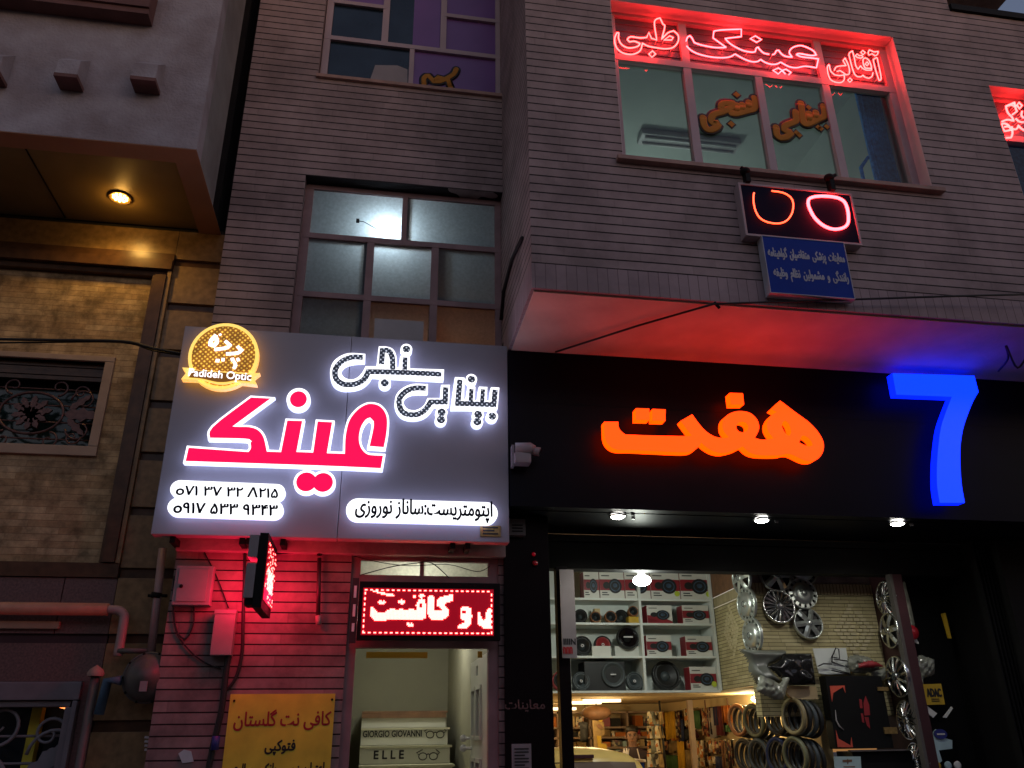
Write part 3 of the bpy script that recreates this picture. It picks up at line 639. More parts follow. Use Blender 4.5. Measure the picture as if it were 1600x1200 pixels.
for px, py, qx, qy in ((86, 113, 129, 85), (205, 118, 250, 88), (-32, 106, 8, 78)):
    p, q = at(px, py, 5.44), at(qx, qy, 5.44)
    m = MB(); m.add([(p.x, 5.44, p.z), (q.x, 5.44, p.z), (q.x, 5.598, p.z), (p.x, 5.598, p.z), (p.x, 5.44, p.z + .14), (q.x, 5.44, p.z + .14), (q.x, 5.598, p.z + .30), (p.x, 5.598, p.z + .30)],
                    [(0, 3, 2, 1), (4, 5, 6, 7), (0, 1, 5, 4), (1, 2, 6, 5), (2, 3, 7, 6), (3, 0, 4, 7)]); m.build('corbel', 'stucco', nb)
    MB().box(p.x - .005, q.x + .005, 5.435, 5.598, p.z - .035, p.z - .002).build('corbel_drip', 'corbel_red', nb)
p = at(233, 12, 5.45); m = MB(); m.box(-9, p.x, 5.44, 5.597, p.z, p.z + .25); m.box(-9, p.x - .0, 5.46, 5.597, p.z - .06, p.z - .003); m.build('ledge', 'corbel_red', nb)
# ground floor front
PX = -1.975
m = MB()
zz = [-.0, .62, .70, 1.15, 1.23, 1.70, 1.78, 2.28, 2.36, 2.80, 2.88, 3.28, 3.36, 3.745, 3.825, 4.21, 4.29, 5.16, 5.24, 5.60, 5.68, 6.0]
zs = [(0, .60), (.68, 1.13), (1.21, 1.68), (1.76, 2.30), (2.37, 2.79), (2.87, 3.29), (3.36, 3.755), (3.83, 4.22), (4.295, 4.70), (4.78, 5.165), (5.245, 5.625), (5.70, 6.0)]
for z0, z1 in zs: m.box(PX + .004, -1.516, NW, NW + .2, z0, z1)
m.build('rusticated_pilaster', 'brown_stone', nb, bevel=.004)
m = MB(); m.box(PX + .004, -1.516, NW + .03, NW + .25, 0, 6.0); m.build('pilaster_core', 'brown_dark', nb)
# dark moulded frame round the travertine field
m = MB()
for a, b, y in ((-2.13, PX, -.02), (-2.10, -2.01, -.045)):
    m.box(a, b, NW + y, NW + .2, 2.905, 5.50)
for z0, z1, y in ((5.505, 5.56, .0), (5.56, 5.66, -.05), (5.66, 5.74, -.02)): m.box(-9, PX + .0, NW + y, NW + .2, z0, z1 - .002)
m.box(-9, PX, NW - .02, NW + .2, 2.79, 2.90)
m.build('moulding', 'brown_dark', nb)
m = MB(); m.box(-2.005, PX + .002, NW - .03, NW + .1, 2.9, 5.55); m.build('moulding_edge', 'brown_stone', nb)
m = MB(); m.box(-9, PX, NW, NW + .2, 5.745, 5.998); m.build('top_band', 'brown_stone', nb)
WNX1, WNZ0, WNZ1 = -2.40, 3.87, 4.64
m = MB(); wall(m, -9, -2.132, 2.902, 5.502, NW + .06, NW + .3, [(-4.2, WNX1, WNZ0, WNZ1)]); m.build('travertine_field', 'travertine', nb, fix=False)
nw = MB()
for a, b, c, d in ((-4.28, WNX1 + .075, WNZ1, WNZ1 + .05), (-4.28, WNX1 + .075, WNZ0 - .085, WNZ0 - .002), (WNX1 + .0, WNX1 + .075, WNZ0, WNZ1 - .002)): nw.box(a, b, NW + .03, NW + .2, c, d)
nw = nw.build('window', 'pale_frame', nb, bevel=.006)
m = MB()
for k in range(4): m.box(-4.2, WNX1 - .0, NW + .10 + .01 * (k % 2), NW + .14, WNZ1 - .04 - .04 * k, WNZ1 - .005 - .04 * k)
m.build('shutter_housing', 'brown_dark', nw)
pane('pane', -4.2, WNX1, WNZ0, WNZ1 - .16, NW + .26, 'green_glass', nw)
def scroll(mb, c, r, a0, turns, Y, rad, flip=1, n=26):
    pts = []
    for i in range(n):
        t = i / (n - 1); a = a0 + flip * turns * 2 * math.pi * t; q = r * (1 - .80 * t)
        pts.append((c[0] + q * math.cos(a), Y, c[1] + q * math.sin(a)))
    return mb.tube(pts, [rad * (1 - .4 * i / n) for i in range(n)], n=6)
def leaf(mb, c, ln, ang, Y, wd=.35):
    d = Vector((math.cos(ang), math.sin(ang))); nn = Vector((-d.y, d.x)); C = Vector(c)
    prof = [(0, .15), (.2, .8), (.35, .55), (.5, 1), (.65, .5), (.8, .6), (1, 0)]
    l = [C + d * ln * t + nn * ln * wd * .5 * q for t, q in prof] + [C + d * ln * t - nn * ln * wd * .5 * q for t, q in prof[::-1]]
    return mb.prism([(p.x, p.y) for p in l], Y - .012, Y + .012)
def grille(name, mat, x1, z0, z1, Y, par, cxs, rad, bars_z):
    m = MB(); zc = (z0 + z1) / 2; h = z1 - z0
    for z in bars_z: m.tube([(-4.2, Y + .02, z), (x1, Y + .02, z)], rad * .7, n=6)
    for cx in cxs:
        m.tube([(cx + h * .42 * math.cos(a), Y, zc + h * .31 * math.sin(a)) for a in [2 * math.pi * k / 32 for k in range(32)]], rad * 1.2, True, 6)
        for k in range(10): leaf(m, (cx + h * .02 * math.cos(k), zc), h * .26, k * math.pi / 5 + .2, Y, .5)
        for sx in (-1, 1):
            for sz in (-1, 1):
                scroll(m, (cx + sx * h * .30, zc + sz * h * .40), h * .13, math.pi * (.5 if sz < 0 else -.5), 1.15 * 1, Y, rad, sx * sz)
                scroll(m, (cx + sx * h * .66, zc + sz * h * .22), h * .17, math.pi * (1 if sx > 0 else 0), 1.2, Y, rad, -sx * sz)
                scroll(m, (cx + sx * h * .60, zc + sz * h * .34), h * .11, 0, 1.1, Y, rad, sz)
                leaf(m, (cx + sx * h * .50, zc + sz * h * .08), h * .34, math.atan2(sz * .9, sx), Y)
            leaf(m, (cx + sx * h * .45, zc), h * .45, 0 if sx > 0 else math.pi, Y, .5)
            m.tube([(cx + sx * h * .42, Y, zc), (cx + sx * h * .95, Y, zc)], rad, n=6)
    return m.build(name, mat, par)
pm('iron_bronze', (.11, .055, .05), .4, metal=.4, var=.3, scale=30); pm('iron_white', (.19, .18, .19), .5, var=.15)
grille('ornamental_grille', 'iron_bronze', WNX1, WNZ0, WNZ1 - .17, NW + .12, nw, (-2.93, -3.75), .010, (3.95, 4.1, 4.25, 4.40))
# lower stone, ledges and the street window with a pale grille
LWX1, LWZ1 = -2.17, 1.855
m = MB(); m.box(-9, -2.36, NW - .0, NW + .2, 2.37, 2.785); m.box(-2.352, PX, NW, NW + .2, 2.37, 2.785); wall(m, -9, PX, 0, 2.30, NW, NW + .2, [(-9, LWX1 + .09, 0, 2.03)]); m.build('stone_cladding', 'red_granite', nb, fix=False)
m = MB(); m.box(-9, -1.98, NW + .03, NW + .2, 2.295, 2.375); m.build('dark_band', 'maroon_paint', nb)
m = MB(); m.box(-9, -2.32, NW - .035, NW + .05, 2.40, 2.455); m.build('ledge', 'pale_frame', nb, bevel=.01)
lw = MB()
lw.box(-9, LWX1 + .09, NW - .05, NW + .2, 1.90, 2.026); lw.box(-9, LWX1 + .03, NW - .02, NW + .2, LWZ1, 1.895); lw.box(LWX1, LWX1 + .05, NW - .03, NW + .2, 0, LWZ1 - .003); lw.box(LWX1 + .05, LWX1 + .085, NW - .055, NW + .2, 0, 1.895)
lw = lw.build('window', 'frame_dark', nb, bevel=.008)
pane('pane', -4.5, LWX1, .6, LWZ1, NW + .30, 'teal_dark', lw)
m = MB(); m.box(-2.47, -2.40, NW + .20, NW + .28, .6, 1.86); m.build('mullion', 'poster_yellow', lw)
grille('ornamental_grille', 'iron_white', LWX1, .72, LWZ1, NW + .05, lw, (-2.95,), .014, (1.48, 1.30, 1.66))
MB().box(-9, -1.5, 7.2, 7.5, 0, 13).build('house_core', 'dark_interior', nb)
MB().box(-9, -1.66, 6.85, 7.15, NZ + .072, 13).build('gap_shade_core', 'dark_interior', nb)  # near-black core puts the deep shade of the gap into the colour
MB().box(-9, -1.53, NW + .05, 7.19, NZ - .05, NZ + .069).build('ledge_core', 'dark_interior', nb)
p = at(120, 1103, NW + .22); t = thing('window_glow_strip', 'tiny glowing orange strip in the corner of the low grilled window', 'lamp', tuple(p))
MB().tube([tuple(at(x, y, NW + .22)) for x, y in ((87, 1103), (103, 1107), (104, 1115))], .006, n=6).build('tube', 'glow_orange', t)
# recessed downlight
p = atz(188, 308, NZ + .05)
t = thing('soffit_downlight', 'round amber downlight glowing in the brown soffit of the stucco house', 'downlight', tuple(p))
m = MB(); m.lathe([(.075, .0), (.095, -.004), (.10, -.012), (.085, -.016), (.072, -.008)], tuple(p), 'z', 28); m.build('trim_ring', 'gold_plate', t)
m = MB()
for r, n in ((.055, 10), (.025, 5)):
    for k in range(n): m.ball((p.x + r * math.cos(2 * math.pi * k / n), p.y + r * math.sin(2 * math.pi * k / n), p.z - .008), .013, .013, .008, 6)
m.build('led', 'lamp_amber', t)
lamp('downlight_beam', (p.x, p.y, p.z - .05), (1, .55, .12), 22, t, .06, 'SPOT', (0, 0, 0), 150)
lamp('downlight_spill', (p.x, p.y, p.z - .06), (1, .50, .10), 2.6, t, .05)

# ================================================================== optician sign
YS = 6.30; YL = 6.215
sg = thing('optician_sign', 'wide grey sign board with glowing red and white Persian letters and a gold badge', 'sign', (-.3, 6.35, 3.9))
c0, c1 = at(236, 834, YS), at(793, 543, YS); SX0, SX1, SZ0, SZ1 = -1.648, 1.044, 3.025, 4.755
jx = at(537, 700, YS).x
m = MB(); m.box(SX0, jx - .002, YS, YS + .11, SZ0, SZ1); m.box(jx + .002, SX1, YS, YS + .11, SZ0, SZ1); m.build('panel', 'sign_panel', sg, bevel=.006)
m = MB(); m.box(SX0 + .02, SX1 - .02, YS + .112, YS + .2, SZ0 + .06, SZ1 - .06); m.build('back_frame', 'black_matte', sg)
m = MB()
for x in (-1.5, -1.0, -.95, -.7, .6, .72): m.box(x - .02, x + .02, YS + .05, 6.6, SZ0 - .05, SZ0 - .003)
m.build('bracket', 'black_matte', sg)
A1, A2, A3, A4 = ((240, 500), 5.714), ((500, 500), 5.333), ((240, 690), 5.714), ((500, 690), 5.333)
def mixtr(parts, Y):
    r = []
    for (o_, s_), pts in parts: r += tr(pts, o_, s_, Y)
    return r
def raised(name, outer, parent, face, edge, Y, th, inner=None, imat=None, holes=(), inset=None, **kw):
    o = MB().prism([outer, *holes], Y, Y + th, 0, 1).build(name, [face, edge], parent, **kw)
    for q in (inner or []) + ([off(outer, inset)] if inset else []):
        MB().prism(q, Y - .004, Y - .001).build('face', imat, o)
    return o
word = mixtr([(A3, [(262, 192), (297, 36), (838, 75)]), (A1, [(850, 1140), (845, 1095), (815, 1078), (485, 1070), (515, 945), (865, 675), (1085, 690), (745, 938), (860, 940), (945, 970), (1000, 1040), (1028, 1158), (1122, 1162), (1178, 880), (1350, 886), (1298, 1162), (1408, 1166), (1448, 888)]),
              (A2, [(122, 838), (78, 1095), (190, 1098), (197, 960), (230, 830), (300, 740), (370, 695), (430, 684), (500, 702), (552, 755), (576, 830), (570, 950), (546, 1078), (392, 1066), (428, 900), (430, 850), (413, 832), (390, 845), (357, 900), (342, 980), (352, 1045), (382, 1090), (425, 1110), (546, 1115)]),
              (A4, [(522, 240), (0, 217)])], YL)
word = spl(word, True, 40, 4)
raised('red_word', word, sg, 'acrylic_white', 'acrylic_edge', YL, .06, imat='acrylic_red', inset=.0165)
p = at(466.3, 623.9, YL); raised('red_dot', circ(p.x, p.z, .093, .098), sg, 'acrylic_white', 'acrylic_edge', YL, .06, [circ(p.x, p.z, .066, .069)], 'acrylic_red')
def blob(cs, r, n=20):
    (ax, az), (bx, bz) = cs; d = Vector((bx - ax, bz - az)); an = math.atan2(d.y, d.x); hf = math.acos(min(1, d.length / 2 / r))
    l = [(ax + r * math.cos(an + t), az + r * math.sin(an + t)) for t in [hf + (2 * math.pi - 2 * hf) * i / n for i in range(n + 1)]]
    return l + [(bx + r * math.cos(an + math.pi + t), bz + r * math.sin(an + math.pi + t)) for t in [hf + (2 * math.pi - 2 * hf) * i / n for i in range(1, n)]]
p, q = at(478.6, 753, YL), at(504.6, 753.9, YL); cs = ((p.x, p.z), (q.x, q.z))
raised('red_dot_pair', blob(cs, .096), sg, 'acrylic_white', 'acrylic_edge', YL, .06, [blob(cs, .076)], 'acrylic_red')
# jewelled white words
s1 = spl(tr([(378, 282), (250, 275), (170, 300), (110, 350), (85, 420), (90, 490), (120, 545), (180, 575), (260, 577), (340, 558), (400, 515), (432, 468), (1030, 500), (1034, 412), (750, 403), (748, 300), (668, 298), (655, 398), (642, 398), (636, 300), (610, 245), (560, 222), (490, 220), (470, 385), (380, 385), (350, 440), (310, 480), (260, 495), (205, 480), (178, 440), (185, 400), (225, 368), (290, 352), (375, 346)], *A2, YL))
s2 = spl(tr([(900, 535), (780, 532), (700, 560), (640, 615), (622, 690), (640, 760), (690, 810), (770, 828), (850, 815), (910, 775), (952, 715), (1075, 715), (1082, 540), (1010, 540), (1003, 650), (895, 650), (870, 705), (830, 738), (780, 752), (725, 737), (695, 695), (705, 648), (745, 618), (800, 607), (898, 607)], *A2, YL))
s3 = tr([(1090, 740), (1125, 475), (1205, 480), (1200, 658), (1215, 660), (1232, 555), (1295, 555), (1288, 670), (1310, 672), (1325, 555), (1395, 558), (1388, 672), (1412, 672), (1425, 560), (1495, 563), (1480, 740)], *A2, YL)
def rib(pts, wd): return ribbon(spl(tr(pts, *A2, YL), False, 50, 3), wd)
W_ = .046
raised('white_word', s1, sg, 'acrylic_white', 'acrylic_edge', YL, .06, [rib([(358, 313), (270, 310), (190, 340), (140, 390), (124, 440), (140, 500), (195, 535), (260, 540), (320, 525), (372, 490), (402, 432), (560, 434), (760, 441), (1012, 453)], W_), rib([(512, 370), (520, 255), (560, 253), (590, 280), (604, 330), (606, 412)], W_), rib([(709, 313), (706, 415)], W_ * .9)], 'crystal_mesh')
raised('white_word', s2, sg, 'acrylic_white', 'acrylic_edge', YL, .06, [rib([(882, 570), (790, 568), (715, 595), (665, 650), (660, 700), (685, 765), (750, 790), (820, 785), (880, 745), (922, 684), (1042, 684), (1048, 562)], W_)], 'crystal_mesh')
raised('white_word', s3, sg, 'acrylic_white', 'acrylic_edge', YL, .06, [rib([(1166, 498), (1148, 696), (1448, 706), (1460, 582)], W_), rib([(1262, 575), (1255, 680)], W_ * .8), rib([(1358, 578), (1351, 684)], W_ * .8)], 'crystal_mesh')
for u, v, rr in ((720, 243, 50), (540, 525, 51), (1262, 494, 49), (1435, 802, 50)):
    p = at(500 + u / 5.333, 500 + v / 5.333, YL); r = rr / 5.333 / 191
    raised('white_dot', circ(p.x, p.z, r, r * 1.02), sg, 'acrylic_white', 'acrylic_edge', YL, .06, [circ(p.x, p.z, r * .66, r * .66)], 'crystal_mesh')
for a, b in (((1013, 770), (1008, 830)), ((1318, 788), (1311, 848))):
    p, q = at(500 + a[0] / 5.333, 500 + a[1] / 5.333, YL), at(500 + b[0] / 5.333, 500 + b[1] / 5.333, YL); cs = ((p.x, p.z), (q.x, q.z))
    raised('white_dot_pair', blob(cs, .049), sg, 'acrylic_white', 'acrylic_edge', YL, .06, [blob(cs, .034)], 'crystal_mesh')
# gold badge
p = at(349.4, 555.5, YL)
disc = circ(p.x, p.z, .272, .295, 44)
bd = raised('gold_badge', disc, sg, 'acrylic_gold', 'gold_edge', YL + .004, .055, [circ(p.x, p.z, .245, .266, 40)], 'gold_mesh')
banner = spl(tr([(250, 532), (292, 480), (258, 430), (365, 437), (420, 455), (860, 478), (950, 478), (892, 522), (925, 582), (740, 562), (650, 577), (570, 577), (500, 560), (420, 540)], *A1, YL), True, 35, 3)
bn = raised('badge_banner', banner, sg, 'acrylic_gold', 'gold_edge', YL - .014, .07, [spl(tr([(318, 520), (345, 470), (345, 455), (860, 495), (880, 520), (860, 556), (740, 546), (650, 560), (570, 560), (500, 545), (420, 528)], *A1, YL), True, 35, 3)], 'banner_fill')
m = MB()
for st_, wd in (([(560, 138), (515, 185), (508, 222), (540, 232), (568, 195), (555, 150)], .030), ([(592, 128), (600, 140)], .02), ([(640, 190), (682, 228), (650, 252), (545, 268)], .026), ([(748, 238), (786, 272), (750, 298), (648, 306)], .026),
               ([(556, 365), (588, 368)], .026), ([(608, 358), (634, 358)], .026), ([(690, 360), (722, 352)], .026), ([(742, 362), (768, 352)], .026), ([(712, 392), (738, 380)], .026), ([(716, 438), (738, 400)], .024)):
    m.prism(ribbon(spl(tr(st_, *A1, YL), False, 60, 3), wd), YL - .010 - random.random() * .003, YL - .004)
m.build('lettering', 'acrylic_white', bd)
m = MB(); a, b = at(240 + 328 / 5.714, 500 + 505 / 5.714, YL), at(240 + 858 / 5.714, 500 + 545 / 5.714, YL); letters(m, 'Padideh Optic', a.x - .01, b.x + .01, a.z - .022, a.z + .062, YL - .0195, bold=.012, slope=-.012); m.build('lettering', 'acrylic_white', bn)
# pills with writing
def pill(name, pa, pb, r, text, tl, tr2, bold, space=1.0, digits=False):
    a, b = at(*pa, YL), at(*pb, YL); n = 12; dz = b.z - a.z
    l = [(b.x + r * math.cos(t), b.z + r * math.sin(t)) for t in [-math.pi / 2 + math.pi * i / n for i in range(n + 1)]] + [(a.x + r * math.cos(t), a.z + r * math.sin(t)) for t in [math.pi / 2 + math.pi * i / n for i in range(n + 1)]]
    o = raised(name, l, sg, 'pill_white', 'acrylic_edge', YL, .06)
    m = MB(); pletters(m, text, tl, tr2, YL - .004, bold=bold, space=space); m.build('lettering', 'ink_navy', o)
pill('phone_pill', (280.5, 763.6), (431.5, 769.5), .0665, 'o۷۱ ۳۷ ۳۲ Λ۲۱۵', (274.5, 773), (435, 763), .035)
pill('phone_pill', (277, 791.6), (428, 796.8), .069, 'o۹۱۷ ۵۳۳ ۹۳۴۳', (270.5, 801), (434, 789.5), .035)
pill('name_pill', (559, 796.2), (760.5, 801.8), .0885, shape('نوروزی') + ' ' + shape('ساناز') + ':' + shape('اپتومتریست'), (554.5, 811), (769, 784), .022)
t = MB(); a, b = at(750, 838, YS), at(782, 822, YS); t.box(a.x, b.x, YS - .008, YS - .001, a.z, b.z); t = t.build('maker_plate', 'gold_plate', sg)
m = MB()
for k in range(3): m.box(a.x + .02, b.x - .02 - .03 * (k % 2), YS - .0105, YS - .0085, a.z + .015 + k * .025, a.z + .027 + k * .025)
m.build('lettering', 'ink_black', t)

# ================================================================== shop letters on the black fascia
B6, B7 = ((900, 560), 3.636), ((1280, 560), 5.0); YO = 6.11
t = thing('orange_letter_sign', 'glowing orange Persian word in raised letters on the black fascia', 'sign', (2.7, 6.2, 3.9))
ow = spl(tr([(1160, 240), (1250, 308), (1330, 368), (1385, 432), (1408, 490), (1396, 545), (1356, 580), (1300, 580), (1215, 543), (1150, 551), (1040, 549), (985, 533), (948, 500), (900, 523), (835, 537), (780, 527), (735, 500), (712, 478), (690, 508), (640, 532), (520, 530), (330, 521), (235, 518), (190, 495), (165, 450), (160, 360), (240, 360), (246, 400), (278, 432), (400, 437), (636, 441), (648, 428), (595, 355), (660, 318), (700, 372), (740, 415), (790, 445), (845, 452), (868, 448), (836, 405), (836, 350), (872, 314), (930, 299), (990, 311), (1030, 350), (1040, 400), (1016, 452), (1060, 462), (1122, 455), (1092, 412), (1086, 368), (1110, 325), (1140, 305), (1110, 288)], *B6, YO), True, 45, 4)
h1 = tr(circ(945, 390, 34, 30, 18), *B6, YO); h2 = tr([(1170, 385), (1178, 360), (1195, 358), (1213, 380), (1222, 420), (1212, 440), (1192, 428)], *B6, YO); h3 = tr([(1268, 478), (1285, 440), (1310, 445), (1335, 468), (1345, 492), (1320, 500)], *B6, YO)
MB().prism([ow, spl(h1), spl(h2, True, 70), spl(h3, True, 70)], YO, YO + .09, 0, 1).build('letters', ['orange_face', 'orange_side'], t)
for q in ([(340, 283), (416, 285), (418, 350), (340, 348)], [(434, 287), (509, 290), (508, 355), (434, 353)], [(872, 196), (948, 198), (955, 262), (880, 262)]):
    MB().prism(tr(q, *B6, YO), YO, YO + .09, 0, 1).build('letter_dot', ['orange_face', 'orange_side'], t, bevel=.004)
m = MB()
for x in (1.95, 2.4, 2.9, 3.3, 3.7): p = at(1100, 700, 6.2); m.box(x, x + .03, YO + .091, YF - .002, 3.95, 3.98)
m.build('stand_off', 'black_matte', t)
t = thing('blue_numeral_sign', 'glowing blue numeral 7 at the right end of the black fascia', 'sign', (4.9, 6.2, 3.9))
sv = spl(tr([(572, 115), (1212, 135), (1245, 262), (1205, 330), (1160, 440), (1122, 560), (1103, 700), (1104, 860), (1115, 1000), (1138, 1128), (942, 1128), (922, 1000), (920, 850), (930, 700), (952, 540), (990, 420), (1037, 300), (603, 283)], *B7, YO), True, 40, 4)
MB().prism(sv, YO, YO + .09, 0, 1).build('numeral', ['blue_face', 'blue_side'], t)
m = MB()
for x, z in ((4.75, 4.5), (5.0, 4.0), (5.05, 3.6)): m.box(x, x + .03, YO + .091, YF - .002, z, z + .03)
m.build('stand_off', 'black_matte', t)
# three downlights in the fascia soffit
for px, py, wd in ((965, 805, 'leftmost downlight under the black fascia, below the orange letters left end'), (1190, 811, 'middle downlight under the black fascia, below the orange letters'), (1402, 816, 'rightmost downlight under the black fascia, left of the blue numeral foot')):
    p = atz(px, py, 3.312); t = thing('fascia_downlight', wd, 'downlight', tuple(p), 'downlights under the fascia')
    m = MB(); m.lathe([(.062, 0), (.075, -.004), (.078, -.012), (.06, -.014)], (p.x, p.y, p.z), 'z', 24); m.build('trim_ring', 'chrome', t)
    MB().ball((p.x, p.y, p.z - .012), .058, .058, .02, 8).build('lens', 'lamp_white', t)
    m = MB(); m.box(p.x + .12, p.x + .15, p.y - .005, p.y + .005, p.z - .03, p.z - .002); m.build('clip', 'chrome', t)
    lamp('downlight_beam', (p.x, p.y, p.z - .06), (1, .97, .86), 16, t, .04, 'SPOT', (0, 0, 0), 160)

# ================================================================== neon words of the big upper window
YN = 5.315
def neon(nm, label, cat, lines, o, s, mat, r=.0066, Y=YN, group=None):
    t = thing(nm, label, cat, tuple(at(o[0] + lines[0][0][0][0] / s, o[1] + lines[0][0][0][1] / s, Y)), group)
    for pts, closed in lines:
        q = spl(tr(pts, (o[0], o[1]), s, Y), closed, 50, 4)
        MB().tube([(x, Y, z) for x, z in q], r, closed, 7).build('neon_tube', mat, t)
        for x, z in q[::max(4, len(q) // 3)]: MB().tube([(x, Y + .01, z), (x, Y + .072, z)], .004, n=5).build('tube_support', 'pen_white', t)
    return t
NG = 'neon words on the big upper window'
neon('neon_word', 'red neon outline word at the left end of the big upper window', 'neon sign',
     [([(905, 250), (890, 137), (925, 112), (943, 150), (955, 165), (935, 245), (975, 205), (1010, 193), (1038, 220), (1038, 260), (1010, 295), (960, 305), (900, 298), (850, 288), (815, 270), (800, 318), (750, 340), (690, 330), (652, 295), (641, 245), (655, 205), (668, 206), (666, 240), (685, 278), (730, 300), (785, 290), (800, 272), (765, 258), (735, 262), (720, 246), (742, 230), (800, 237), (842, 234), (855, 203), (872, 240)], True),
      ([(950, 250), (985, 225), (1008, 235), (998, 250)], True), ([(878, 318), (898, 338), (875, 358), (855, 338)], True)], (800, 0), 4, 'neon_red', group=NG)
neon('neon_word', 'red neon outline word, the largest one, in the middle of the big upper window', 'neon sign',
     [([(80, 295), (95, 255), (120, 240), (140, 262), (165, 310), (235, 335), (380, 362), (498, 362), (360, 262), (370, 190), (460, 178), (655, 170), (655, 248), (485, 268), (540, 322), (610, 365), (680, 395), (760, 410), (800, 405), (810, 370), (830, 358), (850, 385), (890, 420), (945, 432)], False),
      ([(980, 436), (1005, 425), (1020, 395), (1045, 392), (1075, 430), (1120, 455), (1185, 462), (1155, 415), (1175, 375), (1220, 350), (1280, 342), (1350, 365), (1410, 400), (1436, 440), (1380, 445), (1260, 425), (1228, 435), (1280, 458), (1380, 470), (1458, 480), (1438, 573), (1320, 557), (1230, 572), (1150, 560), (1065, 515), (1020, 535), (960, 535), (900, 515), (858, 487), (820, 508), (760, 508), (680, 480), (590, 430), (540, 458), (460, 468), (340, 460), (210, 430), (130, 390), (85, 345)], False),
      ([(800, 240), (865, 280), (815, 308), (748, 270)], True), ([(1040, 575), (1080, 600), (1040, 638), (985, 600)], True), ([(1080, 600), (1120, 588), (1175, 622), (1150, 645)], False), ([(1080, 602), (1115, 638)], False)], (1060, 20), 6.667, 'neon_pink', group=NG)
neon('neon_word', 'yellowish red neon outline word at the right end of the big upper window', 'neon sign',
     [([(1190, 400), (1125, 440), (1150, 560), (1200, 740), (1250, 880), (1290, 850), (1275, 720), (1235, 540), (1210, 420)], True),
      ([(1040, 240), (1090, 258), (1140, 280), (1230, 270), (1215, 330), (1165, 365), (1100, 320), (1035, 350), (1020, 300)], True),
      ([(690, 260), (620, 320), (640, 430), (690, 620), (740, 750), (800, 800), (870, 800), (910, 765), (960, 810), (1040, 832), (1100, 790), (1120, 715)], False),
      ([(690, 260), (730, 400), (760, 560), (810, 645), (860, 570), (900, 620), (980, 660), (1090, 660), (1080, 560), (1030, 450), (960, 405), (915, 440), (920, 540), (960, 620), (1070, 625)], False),
      ([(1000, 490), (1030, 530), (1000, 570), (955, 535)], True),
      ([(540, 410), (495, 460), (560, 570), (440, 575), (350, 600), (318, 665)], False),
      ([(540, 410), (600, 540), (630, 660), (620, 740), (560, 760), (510, 720), (430, 670), (370, 690)], False),
      ([(200, 545), (170, 600), (180, 720), (230, 850), (330, 910), (450, 920), (520, 860), (520, 760), (430, 775), (320, 760), (240, 680), (215, 580)], True),
      ([(640, 825), (685, 870), (640, 915), (595, 870)], True), ([(905, 250), (960, 295), (915, 340), (865, 290)], True), ([(790, 325), (840, 365), (880, 350), (915, 390), (860, 410), (790, 395), (755, 360)], True)], (1280, 60), 13.333, 'neon_red', .0058, group=NG)
neon('neon_word', 'red neon outline word at the right edge of the picture, on the next window', 'neon sign',
     [([(650, 500), (515, 560), (545, 660), (610, 730), (640, 790), (540, 770), (455, 800)], False), ([(650, 500), (670, 590), (690, 640), (620, 690)], False), ([(540, 555), (600, 540), (650, 560)], False),
      ([(720, 500), (770, 550), (730, 600), (690, 545)], True),
      ([(445, 840), (470, 910), (500, 950), (600, 930), (560, 860), (500, 830)], True), ([(610, 880), (620, 980), (600, 1050), (515, 1055)], False), ([(500, 880), (560, 880), (640, 920), (690, 910), (710, 860), (760, 910), (840, 950), (950, 970)], False),
      ([(670, 750), (720, 795), (790, 810), (900, 790)], False), ([(770, 640), (760, 700), (790, 740), (880, 720)], False)], (1520, 110), 10, 'neon_red', .009)

# orange vinyl lettering on the panes
def vinyl(label, lines, o, s, Y, wd, dots, dr):
    t = thing('window_lettering', label, 'lettering', tuple(at(o[0] + lines[0][0][0] / s, o[1] + lines[0][0][1] / s, Y)), 'orange words on the window glass')
    m = MB(); n = MB()
    for pts in lines:
        q = spl(tr(pts, o, s, Y), False, 60, 4)
        m.tube([(x, Y - .006, z) for x, z in q], wd / 2, n=8); n.tube([(x, Y - .001, z) for x, z in q], wd / 2 + .022, n=8)
        for x, z in (q[0], q[-1]): m.ball((x, Y - .006, z), wd / 2, wd / 2, wd / 2, 6); n.ball((x, Y - .001, z), wd / 2 + .022, .02, wd / 2 + .022, 6)
    m.v = [(x, Y - .006 + (y - Y + .006) * .05, z) for x, y, z in m.v]; n.v = [(x, Y - .001 + (y - Y + .001) * .02, z) for x, y, z in n.v]
    for u, v in dots:
        p = at(o[0] + u / s, o[1] + v / s, Y)
        n.prism([(p.x - dr * 1.5, p.z), (p.x, p.z - dr * 1.6), (p.x + dr * 1.5, p.z), (p.x, p.z + dr * 1.6)], Y - .0015, Y); m.prism([(p.x - dr, p.z), (p.x, p.z - dr), (p.x + dr, p.z), (p.x, p.z + dr)], Y - .009, Y - .007)
    m.build('letters', 'sticker_orange', t); n.build('outline', 'ink_black', t)
V3 = ((1080, 130), 6.667)
vinyl('orange vinyl word on the second pane of the big upper window', [[(122, 365), (130, 430), (160, 480), (205, 490), (265, 460), (280, 420), (225, 420), (205, 385), (235, 330), (330, 300), (420, 250), (440, 215), (330, 215), (310, 260)], [(420, 315), (470, 320), (580, 290), (655, 265), (665, 180), (655, 160)], [(600, 265), (600, 205)], [(540, 285), (530, 230)], [(480, 300), (475, 235)]], *V3, 5.385, .07, [(470, 125), (415, 430)], .035)
